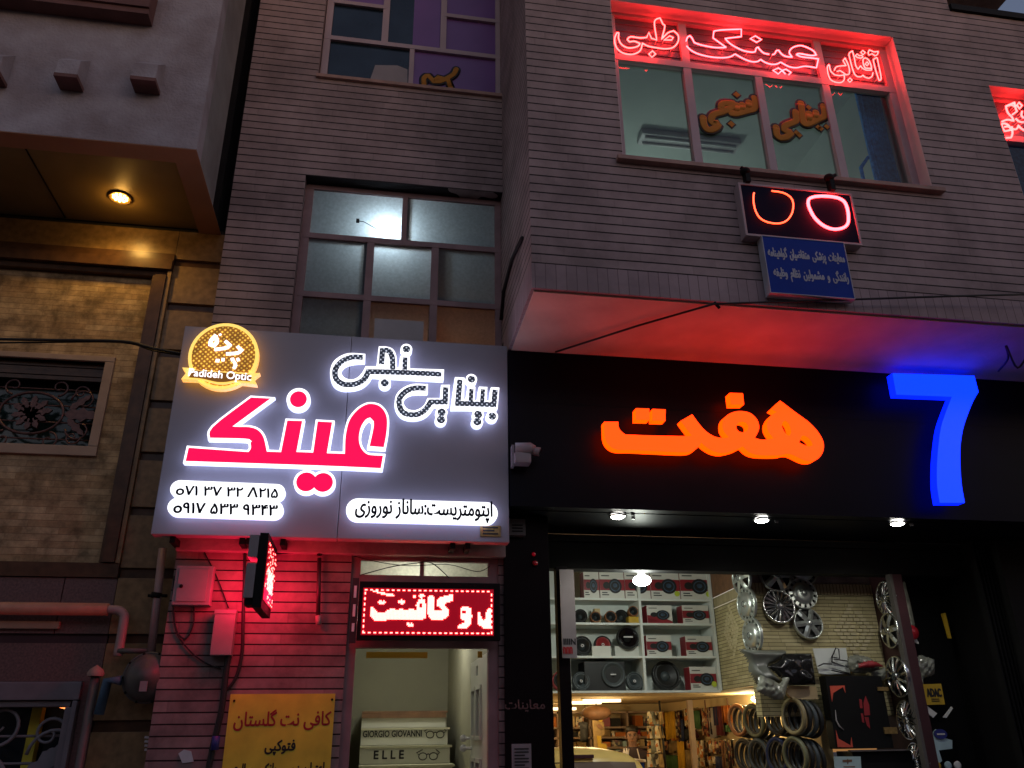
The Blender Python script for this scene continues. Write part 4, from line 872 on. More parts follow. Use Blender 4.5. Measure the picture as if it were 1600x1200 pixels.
vinyl('orange vinyl word on the third pane of the big upper window', [[(882, 465), (890, 540), (930, 575), (990, 565), (1040, 520), (1000, 505), (965, 490), (980, 445), (1060, 410), (1090, 385), (1085, 330), (1085, 305)], [(1140, 215), (1155, 330), (1170, 420), (1210, 430), (1330, 375), (1385, 340), (1375, 245)], [(1300, 370), (1295, 310)], [(1235, 400), (1225, 320)]], *V3, 5.385, .07, [(1220, 258), (1095, 520), (1120, 545), (1320, 465), (1345, 478), (1408, 458)], .03)
vinyl('dark edged orange vinyl scrap on the violet pane at the top left window', [[(1050, 525), (1050, 490), (1075, 470), (1110, 510), (1150, 510), (1195, 490), (1235, 465), (1252, 435)], [(1110, 510), (1140, 485), (1200, 500), (1215, 545)]], (400, 0), 4, 6.70, .055, [], .02)

# neon spectacles box and the blue plate under it
YG = 5.11
q = [at(x, y, YG) for x, y in ((1153, 280), (1170, 364), (1350, 381), (1335, 300))]
gx0, gx1, gz0, gz1 = (q[0].x + q[1].x) / 2, (q[2].x + q[3].x) / 2, (q[1].z + q[2].z) / 2, (q[0].z + q[3].z) / 2
t = thing('neon_spectacles_box', 'dark framed box with two red neon spectacle lenses under the big upper window', 'neon sign', ((gx0 + gx1) / 2, YG + .08, gz0))
m = MB(); m.box(gx0 + .018, gx1 - .018, YG + .035, YG + .05, gz0 + .018, gz1 - .018); m.build('back_panel', 'ink_navy', t)
m = MB(); fwid = .02
m.box(gx0, gx0 + fwid, YG + .028, YG + .12, gz0 + fwid, gz1 - fwid); m.box(gx1 - fwid, gx1, YG + .028, YG + .12, gz0 + fwid, gz1 - fwid); m.box(gx0, gx1, YG + .028, YG + .12, gz0, gz0 + fwid); m.box(gx0, gx1, YG + .028, YG + .12, gz1 - fwid, gz1)
m.build('frame', 'alu_mauve', t, bevel=.003)
G5 = ((1150, 250), 7.619)
p = [(x, YG + .018, z) for x, z in spl(tr([(215, 390), (207, 450), (213, 530), (235, 610), (280, 685), (360, 735), (460, 755), (550, 748), (620, 705), (668, 630), (682, 545), (670, 475), (620, 420), (540, 385), (425, 368)], *G5, YG + .018), False, 60, 4)]
MB().tube(p, .0065, n=7).build('neon_lens', 'neon_dim', t)
p = [(x, YG + .018, z) for x, z in spl(tr([(870, 465), (858, 520), (880, 590), (930, 680), (1010, 760), (1100, 810), (1190, 825), (1280, 805), (1332, 755), (1338, 670), (1325, 580), (1290, 500), (1220, 455), (1120, 435), (1010, 430), (920, 440)], *G5, YG + .018), True, 60, 4)]
MB().tube(p, .0125, True, 7).build('neon_lens', 'neon_pink', t)
for i, (px, py) in enumerate(((1166, 268), (1297, 278))):
    p = at(px, py, 5.13); m = MB(); m.box(p.x - .02, p.x + .02, 5.11, 5.17, gz1, p.z - .01); m.ball((p.x - .01, 5.13, p.z), .045, .04, .035, 8); m.tube([(p.x, 5.13, p.z), (p.x + .05 * (1 if i else -1), 5.12, p.z + .03)], .016); m.build('clamp', 'black_matte', t)
YP = 5.13
q = [at(x, y, YP) for x, y in ((1191, 368), (1204, 456), (1334, 467), (1319, 381))]
bx0, bx1, bz0, bz1 = (q[0].x + q[1].x) / 2, (q[2].x + q[3].x) / 2, (q[1].z + q[2].z) / 2, (q[0].z + q[3].z) / 2
t = thing('blue_plate_sign', 'blue rectangular plate with two lines of Persian writing on the brick wall', 'sign', ((bx0 + bx1) / 2, YP, bz0))
m = MB(); m.box(bx0, bx1, YP, YP + .08, bz0, bz1); m.build('plate', 'blue_plate', t)
m = MB()
for a, b, c, d in ((bx0 - .006, bx0, bz0, bz1), (bx1, bx1 + .006, bz0, bz1), (bx0 - .006, bx1 + .006, bz1, bz1 + .006), (bx0 - .006, bx1 + .006, bz0 - .006, bz0)): m.box(a, b, YP - .004, YP + .08, c, d)
m.build('rim', 'plate_letter', t)
h = bz1 - bz0; wd = bx1 - bx0
m = MB(); letters(m, '  '.join(shape(x) for x in 'معاینات پزشکی متقاضیان گواهینامه'.split()[::-1]), bx0 + .04 * wd, bx1 - .03 * wd, bz0 + .58 * h, bz0 + .82 * h, YP - .002, bold=.03)
m.build('lettering', 'plate_letter', t); m = MB()
letters(m, '  '.join(shape(x) for x in 'رانندگی و مشمولین نظام وظیفه'.split()[::-1]), bx0 + .07 * wd, bx1 - .03 * wd, bz0 + .21 * h, bz0 + .47 * h, YP - .002, bold=.03)
m.build('lettering', 'plate_letter', t)

# ================================================================== LED ticker over the entrance
YT = 6.45
t = thing('led_ticker', 'red LED ticker with scrolling Persian words over the stair entrance', 'LED sign', (.43, 6.5, 2.3))
tx0, tx1, tz0, tz1 = -.105, .995, 2.30, 2.735
m = MB(); m.box(tx0, tx1, YT + .02, YT + .09, tz0, tz1); m.build('housing', 'black_matte', t, bevel=.006)
lx0, lx1, lz0, lz1 = -.063, .929, 2.345, 2.673
MB().box(lx0 - .012, lx1 + .012, YT + .012, YT + .0195, lz0 - .012, lz1 + .012).build('led_board', 'led_board', t)
NX, NZ_ = 96, 32
def inside(p, l):
    r = False; j = len(l) - 1
    for i in range(len(l)):
        if (l[i][1] > p[1]) != (l[j][1] > p[1]) and p[0] < (l[j][0] - l[i][0]) * (p[1] - l[i][1]) / (l[j][1] - l[i][1]) + l[i][0]: r = not r
        j = i
    return r
T0 = ((550, 900), 6.667)
on = [tr(q, *T0, YT) for q in (
    [(190, 320), (222, 318), (240, 355), (275, 378), (350, 375), (385, 345), (405, 332), (440, 338), (460, 358), (490, 345), (520, 335), (555, 360), (590, 348), (620, 332), (650, 352), (672, 350), (668, 300), (690, 250), (725, 232), (760, 250), (772, 300), (778, 400), (768, 440), (730, 455), (430, 452), (390, 448), (340, 465), (230, 465), (195, 425)],
    [(792, 215), (805, 200), (850, 195), (862, 260), (862, 355), (940, 360), (920, 330), (890, 310), (890, 240), (930, 215), (990, 200), (1050, 190), (1050, 262), (1000, 270), (960, 292), (1000, 335), (1010, 390), (990, 430), (940, 455), (820, 450), (792, 420)],
    [(265, 270), (290, 248), (312, 262), (335, 248), (360, 270), (335, 294), (312, 284), (290, 294)], [(478, 268), (515, 235), (560, 268), (520, 298)], [(630, 205), (665, 205), (665, 225), (630, 225)], [(690, 205), (725, 178), (762, 205), (725, 228)],
    [(560, 500), (585, 480), (600, 500), (620, 480), (648, 505), (630, 525), (600, 518), (585, 525)],
    [(1138, 325), (1190, 310), (1240, 340), (1252, 420), (1240, 500), (1200, 545), (1095, 545), (1100, 515), (1150, 492), (1185, 468), (1138, 450)],
    [(1305, 370), (1340, 370), (1348, 440), (1375, 455), (1398, 445), (1395, 380), (1428, 335), (1450, 330), (1450, 545), (1370, 540), (1315, 500)],
    [(210, 150), (250, 150), (300, 165), (440, 190), (440, 208), (370, 205), (270, 178)])]
hol = [tr(circ(718, 300, 18, 22, 10), *T0, YT), tr(circ(1168, 372, 22, 14, 10), *T0, YT)]
m = MB(); n = MB(); pw, ph = (lx1 - lx0) / NX, (lz1 - lz0) / NZ_
for i in range(NX):
    for j in range(NZ_):
        x, z = lx0 + (i + .5) * pw, lz0 + (j + .5) * ph
        lit = any(inside((x, z), q) for q in on) and not any(inside((x, z), q) for q in hol)
        edge = (j in (0, NZ_ - 1) and i % 4 < 2) or (i in (0, NX - 1) and j % 4 < 2)
        if lit or edge: m.box(x - pw * .43, x + pw * .43, YT + .006, YT + .0115, z - ph * .43, z + ph * .43)
m.build('lit_leds', 'led_red', t)
m = MB(); m.box(tx0 - .055, tx0 - .005, YT + .03, YT + .08, 2.28, 2.76); m.build('side_rail', 'maroon_paint', t)
m = MB()
for z0, z1 in ((2.36, 2.42), (2.47, 2.56), (2.61, 2.70)): m.box(tx0 - .04, tx0 - .02, YT + .022, YT + .03, z0, z1)
m.build('bright_clip', 'white_plastic', t)
# projecting LED sign
t = thing('projecting_led_sign', 'small double sided red LED sign standing out from the wall under the optician board', 'LED sign', (-.8, 6.3, 2.45))
x0, x1 = -.800, -.742; ya, yb = atx(413, 900, x1).y, atx(428, 900, x1).y
m = MB(); m.box(x0, x1, ya, 6.40, 2.44, 2.95); m.build('housing', 'black_matte', t)
for z0, z1 in ((2.78, 2.935), (2.505, 2.74)): MB().box(-.868, x0 - .004, ya - .0, ya + .18, z0, z1).build('power_box', 'grey_box', t, bevel=.004)
MB().box(-.86, x0 - .004, ya + .02, ya + .17, 2.46, 2.50).build('bottom_box', 'black_matte', t)
MB().box(x0 - .0, x0 + .02, 6.40, 6.597, 2.9, 2.93).build('arm', 'black_matte', t)
m = MB(); m.box(x1 + .001, x1 + .006, ya + .02, 6.38, 2.50, 2.90); m.build('led_board', 'led_board', t)
m = MB(); m.box(x0 - .006, x0 - .001, ya + .20, 6.38, 2.50, 2.90); m.build('led_board', 'led_board', t)
rnd = random.Random(3); m = MB()
for i in range(20):
    for j in range(26):
        y = ya + .03 + (6.37 - ya - .03) * (i + .5) / 20; z = 2.51 + .38 * (j + .5) / 26
        if rnd.random() < (.85 if 4 < j < 15 and 3 < i < 17 else .16):
            m.box(x1 + .007, x1 + .010, y - .006, y + .006, z - .005, z + .005)
            if y > ya + .21: m.box(x0 - .010, x0 - .007, y - .006, y + .006, z - .005, z + .005)
m.build('lit_leds', 'led_red', t)
for sx, e_ in ((-1, 10), (1, 5.5)): lamp('led_glow', ((x0 + x1) / 2 + sx * (.20 if sx < 0 else .12), 6.36 if sx < 0 else 6.36, 2.62), (1, .008, .06), e_, t, .12)

# ================================================================== things fixed to the left walls
def box_thing(nm, label, cat, x0, x1, y0, y1, z0, z1, mat, bevel=.006):
    t = thing(nm, label, cat, ((x0 + x1) / 2, y1, z0)); MB().box(x0, x1, y0, y1, z0, z1).build('body', mat, t, bevel=bevel); return t
t = box_thing('meter_cabinet', 'square pale wall cabinet glowing red beside the projecting LED sign', 'cabinet', -1.475, -1.205, 6.50, 6.597, 2.545, 2.835, 'grey_box')
MB().box(-1.45, -1.235, 6.492, 6.498, 2.57, 2.81).build('door', 'grey_box', t, bevel=.003); MB().lathe([(.001, -.012), (.012, -.01), (.014, 0)], (-1.42, 6.49, 2.68), 'y', 12).build('lock', 'black_matte', t)
t = box_thing('junction_box', 'tall narrow grey box on the brick wall under the projecting LED sign', 'box', -1.155, -1.005, 6.50, 6.597, 2.19, 2.51, 'grey_box')
MB().box(-1.158, -1.002, 6.495, 6.55, 2.485, 2.513).build('lid', 'grey_box', t)
def cable(nm, label, pts, r, mat='cable_black', cat='cable', n=7):
    o = MB().tube(pts, r, n=n).build(nm, mat, label=label, cat=cat); return o
def P(*l, Y): return [tuple(at(x, y, Y)) for x, y in l]
def smooth3(p, k=5):
    V = [Vector(q) for q in p]; o = []
    for i in range(len(V) - 1):
        a, b, c, d = V[max(0, i - 1)], V[i], V[i + 1], V[min(len(V) - 1, i + 2)]
        for q in range(k):
            t = q / k; o.append(tuple(.5 * ((2 * b) + (c - a) * t + (2 * a - 5 * b + 4 * c - d) * t * t + (3 * b - a - 3 * c + d) * t ** 3)))
    return o + [tuple(V[-1])]
cable('conduit', 'thick black conduit running down the brick wall left of the yellow poster', smooth3(P((357, 1022), (352, 1060), (346, 1110), (334, 1160), (326, 1200), (320, 1225), Y=6.57)), .022)
t = P((338, 1150), (335, 1172), (331, 1190), Y=6.55); MB().tube(t[:2], .027, n=10).build('blue_sticker', 'blue_logo', label='blue and white sticker wrapped round the black conduit', cat='sticker')
cable('wire', 'thin wire looping down from the pale cabinet to the narrow grey box', smooth3(P((272, 900), (270, 940), (275, 985), (295, 1015), (320, 1035), (345, 1045), Y=6.585)), .006)
cable('wire', 'short loop of wire hanging under the pale cabinet', smooth3(P((303, 945), (302, 975), (290, 998), (276, 985), (271, 950), Y=6.585)), .006)
cable('wire', 'wire running down the wall from the sign past the narrow grey box', smooth3(P((383, 850), (382, 900), (380, 960), (378, 1020), (368, 1060), (352, 1080), Y=6.585)), .012)
cable('wire', 'slanting wire from the sign to the narrow grey box', smooth3(P((318, 860), (340, 905), (357, 950), Y=6.585)), .005)
m = MB(); m.tube(smooth3(P((430, 862), (470, 860), (497, 858), (499, 868), Y=6.55)), .02, n=8); m.build('elbow_pipe', 'black_matte', label='black elbow pipe running under the optician sign', cat='pipe')
t = thing('drain_pipe', 'thin vertical pipe with a pale end cap on the red lit brick wall', 'pipe', tuple(at(500, 970, 6.55)))
MB().tube(P((499, 872), (497, 962), Y=6.55), .016).build('tube', 'maroon_paint', t); MB().tube(P((497, 962), (498, 976), Y=6.55), .022, n=10).build('end_cap', 'pipe_pink', t)
t = thing('gas_pipe', 'cream gas pipe running along the stone wall and bending down and up again', 'pipe', (-2, 6.72, 2.2))
MB().tube([(-9, 6.72, 2.535), (-1.97, 6.72, 2.535)], .047, n=12).build('main_run', 'pipe_cream', t)
a = smooth3([(-1.97, 6.72, 2.535), (-1.90, 6.72, 2.53), (-1.855, 6.72, 2.50), (-1.845, 6.72, 2.44), (-1.845, 6.72, 2.20)]); MB().tube(a, .034, n=10).build('elbow', 'pipe_pink', t)
MB().tube([(-1.845, 6.70, 2.235), (-1.61, 6.70, 2.235)], .02, n=8).build('cross_run', 'gas_grey', t); MB().tube([(-1.61, 6.70, 2.225), (-1.645, 6.70, 3.0)], .03, n=10).build('riser', 'pipe_pink', t)
m = MB(); m.tube([(-1.64, 6.7, 2.62), (-1.635, 6.7, 2.66)], .04, n=10); m.tube([(-1.70, 6.71, 2.64), (-1.56, 6.71, 2.64)], .012, n=6); m.build('clamp', 'black_matte', t)
p = at(229, 1058, 6.62); t = thing('gas_regulator', 'round dark gas regulator dome beside the cream gas pipe', 'gas regulator', (p.x, 6.75, p.z))
m = MB(); m.lathe([(.168, .10), (.172, .06), (.165, .03), (.12, -.01), (.07, -.03), (.06, -.045), (.001, -.05)], (p.x, p.y, p.z), 'y', 36); m.lathe([(.172, .065), (.182, .06), (.182, .045), (.17, .04)], (p.x, p.y, p.z), 'y', 36); m.build('dome', 'gas_grey', t)
m = MB()
for k in range(10): a = 2 * math.pi * k / 10; m.ball((p.x + .174 * math.cos(a), p.y + .045, p.z + .174 * math.sin(a)), .01, .012, .01, 5)
m.build('bolts', 'black_matte', t); MB().box(p.x - .025, p.x + .025, p.y - .055, p.y - .04, p.z - .10, p.z - .03).build('tag', 'grey_box', t); MB().tube([(p.x - .18, p.y + .03, p.z - .02), (p.x - .28, p.y + .06, p.z - .02), (p.x - .30, p.y + .06, p.z - .25)], .035).build('side_pipe', 'valve_blue', t)
p = at(150, 1050, 6.70); t = thing('vent_post', 'slim post with a domed cap in front of the stone wall', 'vent pipe', (p.x, p.y, 0))
MB().tube([(p.x + .0, p.y, 0), (p.x, p.y, p.z - .02)], .03).build('pipe', 'gas_grey', t); MB().lathe([(.055, -.03), (.06, -.01), (.045, .02), (.015, .04), (.001, .05)], (p.x, p.y, p.z), 'z', 20).build('cap', 'sill_stone', t)
m = MB(); m.prism(tr([(1115, 1110), (1150, 1085), (1195, 1095), (1210, 1160), (1140, 1170)], (0, 900), 4, 6.593), 6.590, 6.596); m.build('torn_sticker', 'paper_teal', label='torn blue sticker low on the brick wall', cat='sticker')
m = MB()
for k in range(4): m.prism(tr([(905, 1000 + k * 26), (965, 1005 + k * 26), (960, 1018 + k * 26), (900, 1014 + k * 26)], (0, 900), 4, 6.82), 6.822, 6.828)
m.build('paint_marks', 'jacket_white', label='pale painted strokes on the stone pilaster beside the brick wall', cat='paint marks')
t = thing('yellow_poster', 'yellow poster with red and black Persian writing left of the stair entrance', 'poster', (-.6, 6.59, 1.2))
px0, px1, pz1 = -.985, -.235, 1.925
MB().box(px0, px1, 6.575, 6.59, 1.0, pz1).build('board', 'poster_yellow', t)
m = MB(); pletters(m, ' '.join(shape(x) for x in ['گلستان', 'نت', 'کافی']), (364, 1142), (518, 1108), 6.573, bold=.016); m.build('lettering', 'ink_red', t)
m = MB(); pletters(m, shape('فتوکپی'), (413, 1180), (462, 1156), 6.573, bold=.03); m.build('lettering', 'ink_black', t); m = MB(); pletters(m, ' '.join(shape(x) for x in ['رسالت', 'بانکی', 'و', 'اعتبارسنجی']), (361, 1216), (507, 1191), 6.573, bold=.025); m.build('lettering', 'ink_black', t)
m = MB(); [m.lathe([(.001, -.006), (.008, -.004), (.009, 0)], tuple(at(x, y, 6.573)), 'y', 8) for x, y in ((366, 1095), (519, 1093))]; m.build('screw', 'black_matte', t)

# security camera, little boxes, writing on the pillar
cx = thing('security_camera', 'white security camera on the left end of the black fascia', 'camera', (1.12, 6.25, 3.7))
m = MB(); m.box(1.058, 1.078, 6.20, 6.276, 3.63, 3.81); m.build('wall_plate', 'camera_shell', cx)
m = MB(); m.box(1.07, 1.205, 6.13, 6.25, 3.64, 3.73); m.build('body', 'camera_shell', cx, bevel=.018)
m = MB(); m.tube([(1.08, 6.17, 3.765), (1.20, 6.15, 3.765), (1.225, 6.145, 3.75)], [.05, .05, .042], n=16); m.build('head', 'camera_shell', cx)
m = MB(); m.tube([(1.21, 6.15, 3.752), (1.275, 6.13, 3.735)], [.032, .036], n=16); m.build('hood', 'camera_shell', cx); m = MB(); m.tube([(1.276, 6.13, 3.735), (1.279, 6.13, 3.734)], .029, n=14); m.build('lens', 'black_gloss', cx)
t = box_thing('buzzer_box', 'small dull box on the black pillar below the security camera', 'box', 1.075, 1.215, 6.50, 6.57, 3.13, 3.27, 'gas_grey'); m = MB()
for k in range(3): m.box(1.10, 1.19, 6.496, 6.499, 3.16 + k * .025, 3.17 + k * .025)
m.build('slots', 'black_matte', t)
m = MB(); pletters(m, shape('معاینات'), (789, 1112), (851, 1093), 6.566, bold=.02); m.build('pillar_lettering', 'red_granite', label='dull red Persian word stuck on the black pillar', cat='lettering')
t = thing('paper_notice', 'pale paper notice low on the black pillar', 'notice', (1.25, 6.56, 1.3)); a, b = at(800, 1215, 6.56), at(830, 1162, 6.56)
MB().box(a.x, b.x, 6.562, 6.567, a.z, b.z).build('sheet', 'grey_box', t); m = MB()
for k in range(9): m.box(a.x + .02, b.x - .02 - .03 * (k % 3 == 2), 6.5595, 6.5615, b.z - .04 - k * .022, b.z - .03 - k * .022)
m.build('lettering', 'ink_black', t)
for i, (px, py, s) in enumerate(((836, 880, .022), (834, 866, .016))):
    p = at(px, py, 6.56); t = thing('indicator_light', ['brighter red indicator light on the black pillar', 'fainter red indicator light on the black pillar, above the brighter one'][i], 'indicator', tuple(p)); MB().ball(tuple(p), s, .015, s, 8).build('lens', 'led_panel' if i else 'reflector_red', t); MB().lathe([(s * 1.1, .014), (s * 1.35, .004), (s * 1.1, -.006)], tuple(p), 'y', 16).build('bezel', 'black_matte', t)
em('door_red', (1, .02, .05), .5, (.3, .01, .02)); 
t = thing('hanging_panel_sign', 'pale narrow sign panel with clipped black and red lettering at the shop door', 'sign', (1.76, 7.1, 2.2))
a, b = at(879, 1028, 7.08), at(901, 890, 7.08); c = at(902, 1028, 7.08)
MB().box(a.x, c.x, 7.08, 7.10, a.z, b.z).build('panel', 'grey_box', t)
m = MB(); pletters(m, 'IIIIN', (881, 1007), (899, 998), 7.077, bold=.03); m.build('lettering', 'ink_black', t); m = MB(); pletters(m, 'nnn', (880.5, 1021), (894, 1011), 7.077, bold=.03); m.build('lettering', 'ink_red', t)
# overhead cables
cable('overhead_cable', 'pair of black cables sagging across the stucco house to the sign', smooth3(P((-40, 529), (60, 531), (190, 533), (235, 543), (285, 553), Y=6.40)), .012)
cable('overhead_cable', 'thin black cable just under the thicker one on the stucco house', smooth3(P((-40, 536), (60, 535), (190, 535), (240, 548), (290, 556), Y=6.42)), .007)
a = P((1115, 475), Y=5.19)[0]
cable('overhead_cable', 'black cable slanting across the soffit and along the bottom of the jutting wall', [tuple(at(868, 550, 6.2)), tuple(at(1000, 508, 5.6)), a, tuple(at(1300, 469, 5.16)), tuple(at(1480, 463, 5.12)), tuple(at(1640, 459, 5.08))], .009)
m = MB(); p = at(1120, 476, 5.2); m.tube([(p.x - .02, 5.2, p.z + .02), (p.x + .02, 5.2, p.z - .03)], .012); m.build('cable_hook', 'black_matte', label='small hook holding the slanting cable at the wall edge', cat='hook')
cable('cable_bundle', 'tangled black cable end hanging from the soffit at the right edge', smooth3([tuple(at(1560, 580, 5.9)), tuple(at(1575, 560, 5.6)), tuple(at(1572, 540, 5.5)), tuple(at(1590, 575, 5.6)), tuple(at(1610, 545, 5.5))]), .009)
cable('wire', 'thin wires crossing in front of the narrow transom panes', smooth3(P((550, 868), (590, 878), (640, 884), (700, 882), (745, 893), (765, 885), Y=6.60)), .003)
cable('wire', 'dark wire rising over the left transom pane to the ticker', smooth3(P((562, 899), (610, 886), (650, 880), (675, 880), (702, 903), Y=6.595)), .004)
m = MB(); m.tube(smooth3(P((779, 455), (782, 470), (788, 430), (800, 400), Y=6.0)), .02); p = at(783, 470, 5.95)
cable('wall_cable', 'short dark cable hugging the side of the jutting floor above the sign', [tuple(atx(816, 372, XC - .012)), tuple(atx(800, 405, XC - .012)), tuple(atx(787, 455, XC - .015)), tuple(atx(783, 500, XC - .015))], .018)

# ================================================================== speaker shelves on the gallery edge
YSH = 8.62
def cx1(u, v, Y=YSH): return at(860 + u / 5.714, 870 + v / 5.714, Y)
su = thing('shelf_unit', 'white shelf unit full of boxes and loudspeakers above the low shop ceiling', 'shelf', (2.8, 8.8, 2.03))
SXL, SXR, SXD = 1.55, 3.665, 2.845; BZ = [2.025, 2.365, 2.70, 2.955]
for z in BZ: MB().box(SXL, SXR, YSH - .02, YSH + .36, z - .022, z).build('shelf_board', 'shelf_white', su)
for x in (SXL, 2.04, SXD, SXR):
    MB().box(x - .014, x + .014, YSH - .024, YSH + .36, 2.001, (2.36 if x == 2.04 else 3.36)).build('upright', 'shelf_white', su)
MB().box(SXL, SXR, YSH + .362, YSH + .38, 2.0, 3.36).build('back_panel', 'shelf_white', su)
def speaker_box(label, a, b, z0, style=0, tag=False, d=.16):
    """white carton with a red band and a picture of an oval speaker; a, b: left and right top on the photo crop"""
    p, q = cx1(*a), cx1(*b); x0, x1, z1 = p.x, q.x, max(p.z, q.z); h = z1 - z0; y = YSH + .02; wd = x1 - x0
    t = thing('speaker_carton', label, 'box', ((x0 + x1) / 2, y + d / 2, z0), 'speaker cartons on the shelves')
    MB().box(x0, x1, y, y + d, z0, z1).build('carton', 'white_card', t, bevel=.003)
    m = MB()
    if style == 1: m.prism([(x0 + .002, z0 + .002), (x1 - .002, z0 + .002), (x1 - .002, z0 + .12 * h), (x0 + .6 * wd, z0 + .34 * h), (x0 + .002, z0 + .46 * h)], y - .003, y - .001)
    else: m.box(x0 + .001, x1 - .001, y - .003, y - .001, z0 + .30 * h, z0 + .70 * h)
    m.box(x0 - .003, x0 - .001, y, y + d, z0 + .005, z1 - .005)
    m.build('red_band', 'red_card', t)
    m = MB(); cxx = x0 + wd * .62; cz = z0 + h * .46
    m.prism(circ(cxx, cz, wd * .27, h * .27, 22), y - .007, y - .0035); m.prism(circ(x0 + wd * .27, cz + h * .02, wd * .14, h * .13, 16), y - .006, y - .0035); m.build('speaker_picture', 'speaker_black', t)
    m = MB(); m.prism([circ(cxx, cz, wd * .20, h * .20, 20), circ(cxx, cz, wd * .17, h * .165, 20)], y - .009, y - .0075); m.prism(circ(cxx, cz + h * .02, wd * .09, h * .08, 14), y - .009, y - .0075); m.build('picture_ring', 'pic_blue', t)
    m = MB(); [m.box(x0 + wd * .08, x0 + wd * q, y - .003, y - .001, z0 + h * r, z0 + h * (r + .035)) for q, r in ((.40, .82), (.30, .20), (.36, .12))]; m.build('print', 'ink_black', t)
    if tag: MB().prism(circ(x1 - wd * .12, z0 + .06, .03, .03, 10), y - .012, y - .0095).build('price_tag', 'tag_lime', t)
    return t
zt = BZ[3] + .001
for lab, a, b, tg in (('leftmost speaker carton of the top shelf row, half hidden', (296, 130), (432, 130), False), ('second speaker carton from the left on the top shelf row', (438, 130), (655, 130), False), ('speaker carton behind the bright bulb on the top shelf row', (661, 130), (884, 130), False),
                      ('speaker carton right of the bright bulb, with a lime tag', (890, 130), (1146, 130), True), ('rightmost speaker carton of the top shelf row, with a lime tag', (1152, 130), (1425, 130), True)): speaker_box(lab, a, b, zt, 0, tg)
speaker_box('carton with a slanting red corner in the upper right shelf bay', (862, 432), (1085, 432), BZ[2] + .001, 1); speaker_box('red banded carton at the right of the upper right shelf bay', (1178, 432), (1412, 432), BZ[2] + .001)
speaker_box('red banded carton at the left of the middle right shelf bay', (858, 700), (1078, 700), BZ[1] + .001); speaker_box('red banded carton at the right of the middle right shelf bay', (1208, 706), (1440, 706), BZ[1] + .001)
speaker_box('red banded carton with a lime tag in the lower right shelf bay', (1245, 980), (1478, 980), BZ[0] + .001, 0, True)
def speaker(label, u, v, ru, rim, z0=None, cone='speaker_black', cap='speaker_grey', logo=None, tilt=-12, dy=.06, nm='loudspeaker'):
    c = cx1(u, v, YSH + dy); r = ru / 5.714 / 147
    if z0 is not None: c.z = z0 + r + .004
    t = thing(nm, label, 'loudspeaker', (c.x, c.y, c.z), 'loose loudspeakers on the shelves'); mt = Matrix.Translation(c) @ Matrix.Rotation(R(tilt), 4, 'X')
    MB().lathe([(r, .045), (r, 0), (r * .96, -.012), (r * .86, -.008), (r * .84, .004)], (0, 0, 0), 'y', 32).xf(mt).build('rim', rim, t)
    MB().lathe([(r * .84, .002), (r * .78, -.010), (r * .68, -.004), (r * .30, .045), (.001, .05)], (0, 0, 0), 'y', 32).xf(mt).build('cone', cone, t)
    MB().lathe([(r * .34, .042), (r * .26, .022), (r * .12, .008), (.001, .004)], (0, 0, 0), 'y', 24).xf(mt).build('dust_cap', cap, t)
    MB().lathe([(r * .7, .05), (r * .45, .10), (.001, .10)], (0, 0, 0), 'y', 20).xf(mt).build('magnet', 'speaker_black', t)
    if logo == 'ring': MB().lathe([(r * .16, .004), (r * .16, -.001), (r * .09, -.001), (r * .09, .004)], (0, 0, 0), 'y', 16).xf(mt).build('logo', 'white_plastic', t)
    if logo == 'bar': MB().box(-r * .42, r * .42, -.012, -.004, -r * .05, r * .06).xf(mt).build('logo', 'white_plastic', t)
    return t
b2, b1, b0 = BZ[2], BZ[1], BZ[0]
speaker('dark cone speaker at the far left of the upper left bay', 270, 525, 62, 'speaker_black', b2); speaker('small copper rimmed speaker, left one of the upper left bay', 405, 542, 50, 'copper', b2, dy=.03)
speaker('small copper rimmed speaker in the middle of the upper left bay', 540, 545, 54, 'copper', b2, dy=.03); speaker('larger black speaker behind the copper rimmed ones', 635, 528, 66, 'speaker_black', b2, dy=.14); c = cx1(760, 560)
speaker('small copper rimmed speaker on a yellow block at the right of the upper left bay', 742, 522, 46, 'copper', b2 + .07, dy=.03)
MB().box(c.x - .07, c.x + .045, YSH + .02, YSH + .12, b2 + .001, b2 + .07).build('yellow_block', 'yellow_pack', label='yellow block under a small copper rimmed speaker', cat='block')
p, q = cx1(432, 585), cx1(475, 445); MB().box(p.x, q.x, YSH + .15, YSH + .22, b2 + .001, q.z).build('wooden_block', 'warm_wall', label='upright tan block behind the copper rimmed speakers', cat='block')
speaker('big black woofer at the left of the middle left bay', 285, 775, 88, 'speaker_black', b1, logo='ring'); speaker('red woofer with a white centre in the middle left bay', 470, 780, 80, 'speaker_black', b1 + .02, cone='speaker_red', cap='speaker_red', logo='ring', dy=.05)
speaker('black woofer with a silver bar at the right of the middle left bay', 695, 752, 100, 'speaker_black', b1 + .07, cone='black_gloss', cap='speaker_black', logo='bar', dy=.04)
p, q = cx1(375, 878), cx1(540, 815); MB().box(p.x, q.x, YSH + .002, YSH + .02, b1 + .001, b1 + .10).build('white_card', 'white_card', label='white card propped under the red woofer', cat='card')
p, q = cx1(600, 880), cx1(822, 790); MB().box(p.x, q.x, YSH + .09, YSH + .2, b1 + .001, q.z).build('white_carton', 'white_card', label='plain white carton under the black woofer with the silver bar', cat='box')
speaker('red rimmed speaker half hidden at the far left of the lowest bay', 95, 1060, 82, 'speaker_red', b0); speaker('grey cone speaker at the left of the lowest bay', 275, 1090, 78, 'speaker_grey', b0, 'speaker_grey', logo='ring', dy=.03)
t = thing('subwoofer_box', 'black subwoofer cabinet with one big round driver in the lowest left bay', 'subwoofer', (2.5, YSH + .1, b0)); p, q = cx1(318, 1175), cx1(668, 935)
